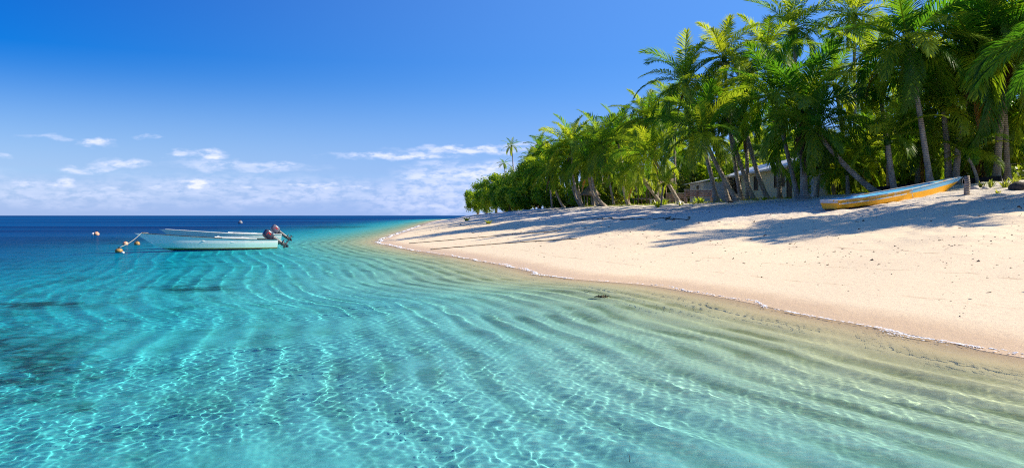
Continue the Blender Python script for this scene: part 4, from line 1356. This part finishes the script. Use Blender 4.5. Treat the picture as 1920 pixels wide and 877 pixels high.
# sprouts and low plants with strap leaves
def sprout_mesh(seed, n, h, m):
    rng = np.random.default_rng(seed); V = []; Q = []; b0 = 0
    for k in range(n):
        a = rng.uniform(0, 6.28); l_ = h * rng.uniform(.6, 1.15); out = rng.uniform(.3, .9); wv_ = .035 + .05 * h
        bx, by = rng.normal(0, .1 * h, 2)
        for i in range(5):
            t = i / 4; rr_ = out * l_ * t; z = l_ * (t - .45 * out * t * t)
            ww = wv_ * (1 - t) ** .6 * (.5 + t if t < .5 else 1) + .002
            c_, s__ = math.cos(a), math.sin(a)
            V += [(bx + c_ * rr_ - s__ * ww, by + s__ * rr_ + c_ * ww, z), (bx + c_ * rr_ + s__ * ww, by + s__ * rr_ - c_ * ww, z)]
        Q += [(b0 + 2 * i, b0 + 2 * i + 1, b0 + 2 * i + 3, b0 + 2 * i + 2) for i in range(4)]
        b0 += 10
    me = mesh_np("sprout", V, Q, attrs={'tone': np.repeat(rng.uniform(.2, 1, n), 10)}, smooth=False)
    me.materials.append(m)
    return me


SPR = [sprout_mesh(1, 16, .5, M_LIME), sprout_mesh(2, 22, .7, M_LIME), sprout_mesh(3, 12, .4, M_LIME), sprout_mesh(4, 26, .9, M_PALM)]
rg = random.Random(3)
SP = [(1857, 41.8, 0, 1.0, "yellow green sprout by the pale stones near the right edge"), (1884, 41, 1, .9, "larger yellow green sprout left of the dark edge rock"), (1902, 41.5, 1, .8, "sprout at the right edge above the dark rock"),
      (1870, 39, 2, .7, "small sprout alone in the sand below the timber wall's end"), (1839, 43, 2, 1.0, "sprout hugging the end of the dark timber wall")]
for px, D, k, s2, lab in SP:
    o = link("sprout", SPR[k], M_LIME, None, ground_at(px, D)); o.scale = (s2,) * 3; o.rotation_euler.z = rg.uniform(0, 6)
    tag(o, lab, "plant", "yellow green sprouts on the sand")
for i in range(46):
    if i < 22: px, D = rg.uniform(1225, 1350), rg.uniform(63, 72)
    elif i < 36: px, D = rg.uniform(1385, 1500), rg.uniform(56, 61)
    else: px, D = rg.uniform(1560, 1650), rg.uniform(50, 56)
    o = link("sprout", SPR[i % 3] if rg.random() < .8 else SPR[3], M_LIME, None, ground_at(px, D)); o.scale = (rg.uniform(.5, .9),) * 3; o.rotation_euler.z = rg.uniform(0, 6)
    tag(o, "low strap leaved plant at the foot of the palms before the house and benches", "plant", "low plants at the palms' feet")

# grass at the edge of the grove
rng = np.random.default_rng(8)
N = 26000
D = rng.uniform(56, 112, N); px = rng.uniform(1090, 1420, N); x = (px - 960) / F * D
s1, v1, _ = look(x, D)
ok = (v1 > .3) & (v1 < 9) & (softnoise(x, D, 5, 71) > -.35)
x, D = x[ok], D[ok]; z = terrain(x, D); n_ = len(x)
a = rng.uniform(0, 6.28, n_); h = rng.uniform(.08, .26, n_); ln = rng.normal(0, .5, (n_, 2)) * h[:, None]
ww = rng.uniform(.015, .035, n_)
base_ = np.stack([x, D, z], -1); off = np.stack([np.cos(a) * ww, np.sin(a) * ww, np.zeros(n_)], -1)
tip = base_ + np.stack([ln[:, 0], ln[:, 1], h], -1)
V = np.stack([base_ - off, base_ + off, tip], 1).reshape(-1, 3)
gr = link("grass", mesh_np("grass", V, tris=np.arange(n_ * 3).reshape(-1, 3), attrs={'tone': np.repeat(rng.uniform(0, 1, n_), 3)}, smooth=False), M_LIME)
tag(gr, "short sunlit yellow green grass between the far palm trunks", "grass", kind='stuff')

# ------------------------------------------------------------------ small things on the sand and at the waterline
rng = np.random.default_rng(17)
N = 9000
px = rng.uniform(700, 2000, N); D = np.exp(rng.uniform(np.log(13), np.log(95), N)); x = (px - 960) / F * D
s1, v1, _ = look(x, D)
keep = (s1 > 1.2) & (v1 < 0) & (rng.uniform(0, 1, N) < np.clip((s1 - .8) / 6, .05, 1) * np.clip(.55 + .6 * softnoise(x, D, 3, 81), .08, 1))
x, D = x[keep], D[keep]; z = terrain(x, D); n_ = len(x)
sz = np.exp(rng.normal(-4.25, .55, n_)) * (1 + D / 45)
dv = rng.normal(0, 1, (n_, 4, 3)); dv /= np.linalg.norm(dv, axis=2)[:, :, None]
V = (np.stack([x, D, z], -1)[:, None, :] + dv * sz[:, None, None] * np.array([1.5, 1.2, .7])).reshape(-1, 3)
i4 = np.arange(n_)[:, None] * 4
T = np.concatenate([i4 + np.array(q) for q in ((0, 1, 2), (0, 2, 3), (0, 3, 1), (1, 3, 2))])
M_DEB = simple("beach_litter", (.11, .07, .045), .9, .5, 9)
db = link("beach_debris", mesh_np("beach_debris", V, tris=T, smooth=False), M_DEB)
tag(db, "dark bits of bark, shell and coral scattered over the sand", "debris", kind='stuff')


def sand_line(pts_px, rad, m, name, label, cat, wob=.05, seed=0):
    r_ = random.Random(seed); pts = []
    P3 = [hit(px, py, 8, 140) for px, py in pts_px]
    for p, q in zip(P3[:-1], P3[1:]):
        for k in range(14):
            t = k / 14; o = p.lerp(q, t); o.x += r_.uniform(-wob, wob); o.y += r_.uniform(-wob, wob) * 2
            o.z = tz(o.x, o.y) + rad * .4; pts.append(o)
    s_ = MB(); s_.tube(pts, rad, 6)
    return tag(s_.build(name, m, None, True), label, cat)


M_LINE = simple("sandy_rope", (.34, .22, .10), .9, .3, 6)
sand_line([(768, 456.5), (860, 449), (960, 440), (1058, 432)], .03, M_LINE, "rope", "upper of two thin brown ropes stretched across the far sand", "rope", seed=1)
sand_line([(806, 468), (900, 460), (1000, 453), (1088, 447)], .03, M_LINE, "rope", "lower of two thin brown ropes stretched across the far sand", "rope", seed=2)
for px, py, s2, lab in [(876, 414, 1.6, "far yellowish tuft on the sand below the tip trees"), (917, 419.5, 1.2, "small yellow green tuft on the sand right of the farther tuft")]:
    o = link("sprout", SPR[1], M_LIME, None, hit(px, py, 20, 200)); o.scale = (s2, s2, s2 * .6)
    tag(o, lab, "plant")
sand_line([(1080, 413), (1140, 411), (1230, 412), (1300, 410.5)], .035, simple("dry_wrack", (.16, .12, .08), .95, .5, 6), "wrack_line", "dark line of dry weed along the shaded upper sand", "seaweed", .35, 3)

# clump of weed floating in the shallows
wd_ = Vector(sea_pt(1130, 557.5)).to_3d(); rg = np.random.default_rng(4)
s_ = MB()
for k in range(26):
    a = rg.uniform(0, 6.28); l_ = rg.uniform(.06, .2); c0 = rg.normal(0, .05, 2)
    s_.tube([(c0[0], c0[1], .0), (c0[0] + l_ * .5 * math.cos(a), c0[1] + l_ * .5 * math.sin(a) * .6, .02 + rg.uniform(0, .04)), (c0[0] + l_ * math.cos(a), c0[1] + l_ * math.sin(a) * .6, .0)], [.012, .014, .004], 5)
tag(s_.build("seaweed", simple("brown_seaweed", (.06, .05, .015), .5, .4, 9), None, True, wd_), "dark clump of seaweed drifting in the shallow clear water", "seaweed")
tw_ = Vector(sea_pt(1180, 862)).to_3d()
s_ = MB(); s_.tube([(0, 0, -.04), (.005, 0, .02), (-.004, .01, .05)], [.003, .003, .0015], 6)
tag(s_.build("twig", M_DROCK, None, True, tw_), "thin dark twig sticking out of the water at the bottom", "twig")

# foam along the waterline: little irregular patches of froth lying on the wet sand
FM, g = mat("foam")
P = g.coord('Object')
h = g.noise(P, 14, 5, .7)
g.out(g.principled((.86, .86, .86), .6, g.bump(h, .8, .02), .3))
rng = np.random.default_rng(23)
SHf = catmull(SHORE, 60)[:, :2]
seg = np.linalg.norm(np.diff(SHf, axis=0), axis=1); arc = np.concatenate([[0], np.cumsum(seg)])
inview = [(k, SHf[k]) for k in range(len(SHf)) if 9 < SHf[k, 1] < 160]
k0, k1 = inview[0][0], inview[-1][0]
V = []; Q = []; bcount = 0


def foam_strength(px):
    return float(np.interp(px, [700, 712, 730, 790, 830, 870, 960, 1000, 1050, 1076, 1090, 1180, 1240, 1290, 1420, 1550, 1700, 1800, 1920, 2100],
                           [.5, 1.2, 1.1, .8, .3, .6, 1.2, 1.5, 1.3, 1.1, .2, .15, .3, .8, .9, 1.0, 1.7, 1.9, 1.6, 1.6]))


s_pos = arc[k0]
while s_pos < arc[k1]:
    i = int(np.searchsorted(arc, s_pos)) - 1
    i = min(max(i, 0), len(SHf) - 2)
    t = (s_pos - arc[i]) / max(seg[i], 1e-6)
    p = SHf[i] * (1 - t) + SHf[i + 1] * t
    d = (SHf[i + 1] - SHf[i]) / max(seg[i], 1e-6); nrm = np.array([d[1], -d[0]])       # towards the land
    D = max(p[1], 5)
    pxx = 960 + p[0] / D * F
    fs = foam_strength(pxx)
    stepl = .035 * (D / 14) ** .7
    s_pos += stepl
    mean = .16 * math.sin(s_pos * .55) + .10 * math.sin(s_pos * 1.63 + 2) + .07 * math.sin(s_pos * 2.9 + 1) + .03 * math.sin(s_pos * 6.1)
    cnt = rng.poisson(1.8 * fs * (.35 + .65 * (math.sin(s_pos * 1.7) * math.sin(s_pos * .43 + 1) > -.25)))
    for _ in range(cnt):
        u = abs(rng.normal(0, 1)); front = rng.uniform() < .45
        w_off = mean + (rng.normal(0, .012) if front else -min(u * .07, .22) * fs)
        c_ = p + nrm * w_off + d * rng.uniform(-1, 1) * stepl
        ra = (.014 if front else .010) * rng.uniform(.6, 1.7) * (D / 14) ** .75
        sdn = float(look(np.array([c_[0]]), np.array([c_[1]]))[0][0]) if False else w_off
        zz = max(.075 * w_off, 0) + (.014 if w_off > -.05 else .034)
        ns = 6; a0 = rng.uniform(0, 6.28)
        ex = rng.uniform(1.2, 3.0)
        for k in range(ns):
            a = a0 + k * 2 * math.pi / ns; rr_ = ra * rng.uniform(.7, 1.2)
            o_ = d * math.cos(a) * rr_ * ex + nrm * math.sin(a) * rr_
            V.append((c_[0] + o_[0], c_[1] + o_[1], zz))
        V.append((c_[0], c_[1], zz + ra * .45))
        Q += [(bcount + k, bcount + (k + 1) % ns, bcount + ns) for k in range(ns)]
        bcount += ns + 1
fo = link("foam", mesh_np("foam", V, tris=Q, smooth=True), FM)
fo.cycles.is_caustics_receiver = True
tag(fo, "thin broken line of white foam along the edge of the water", "foam", kind='stuff')
print("foam bits", bcount // 7, "debris", n_)
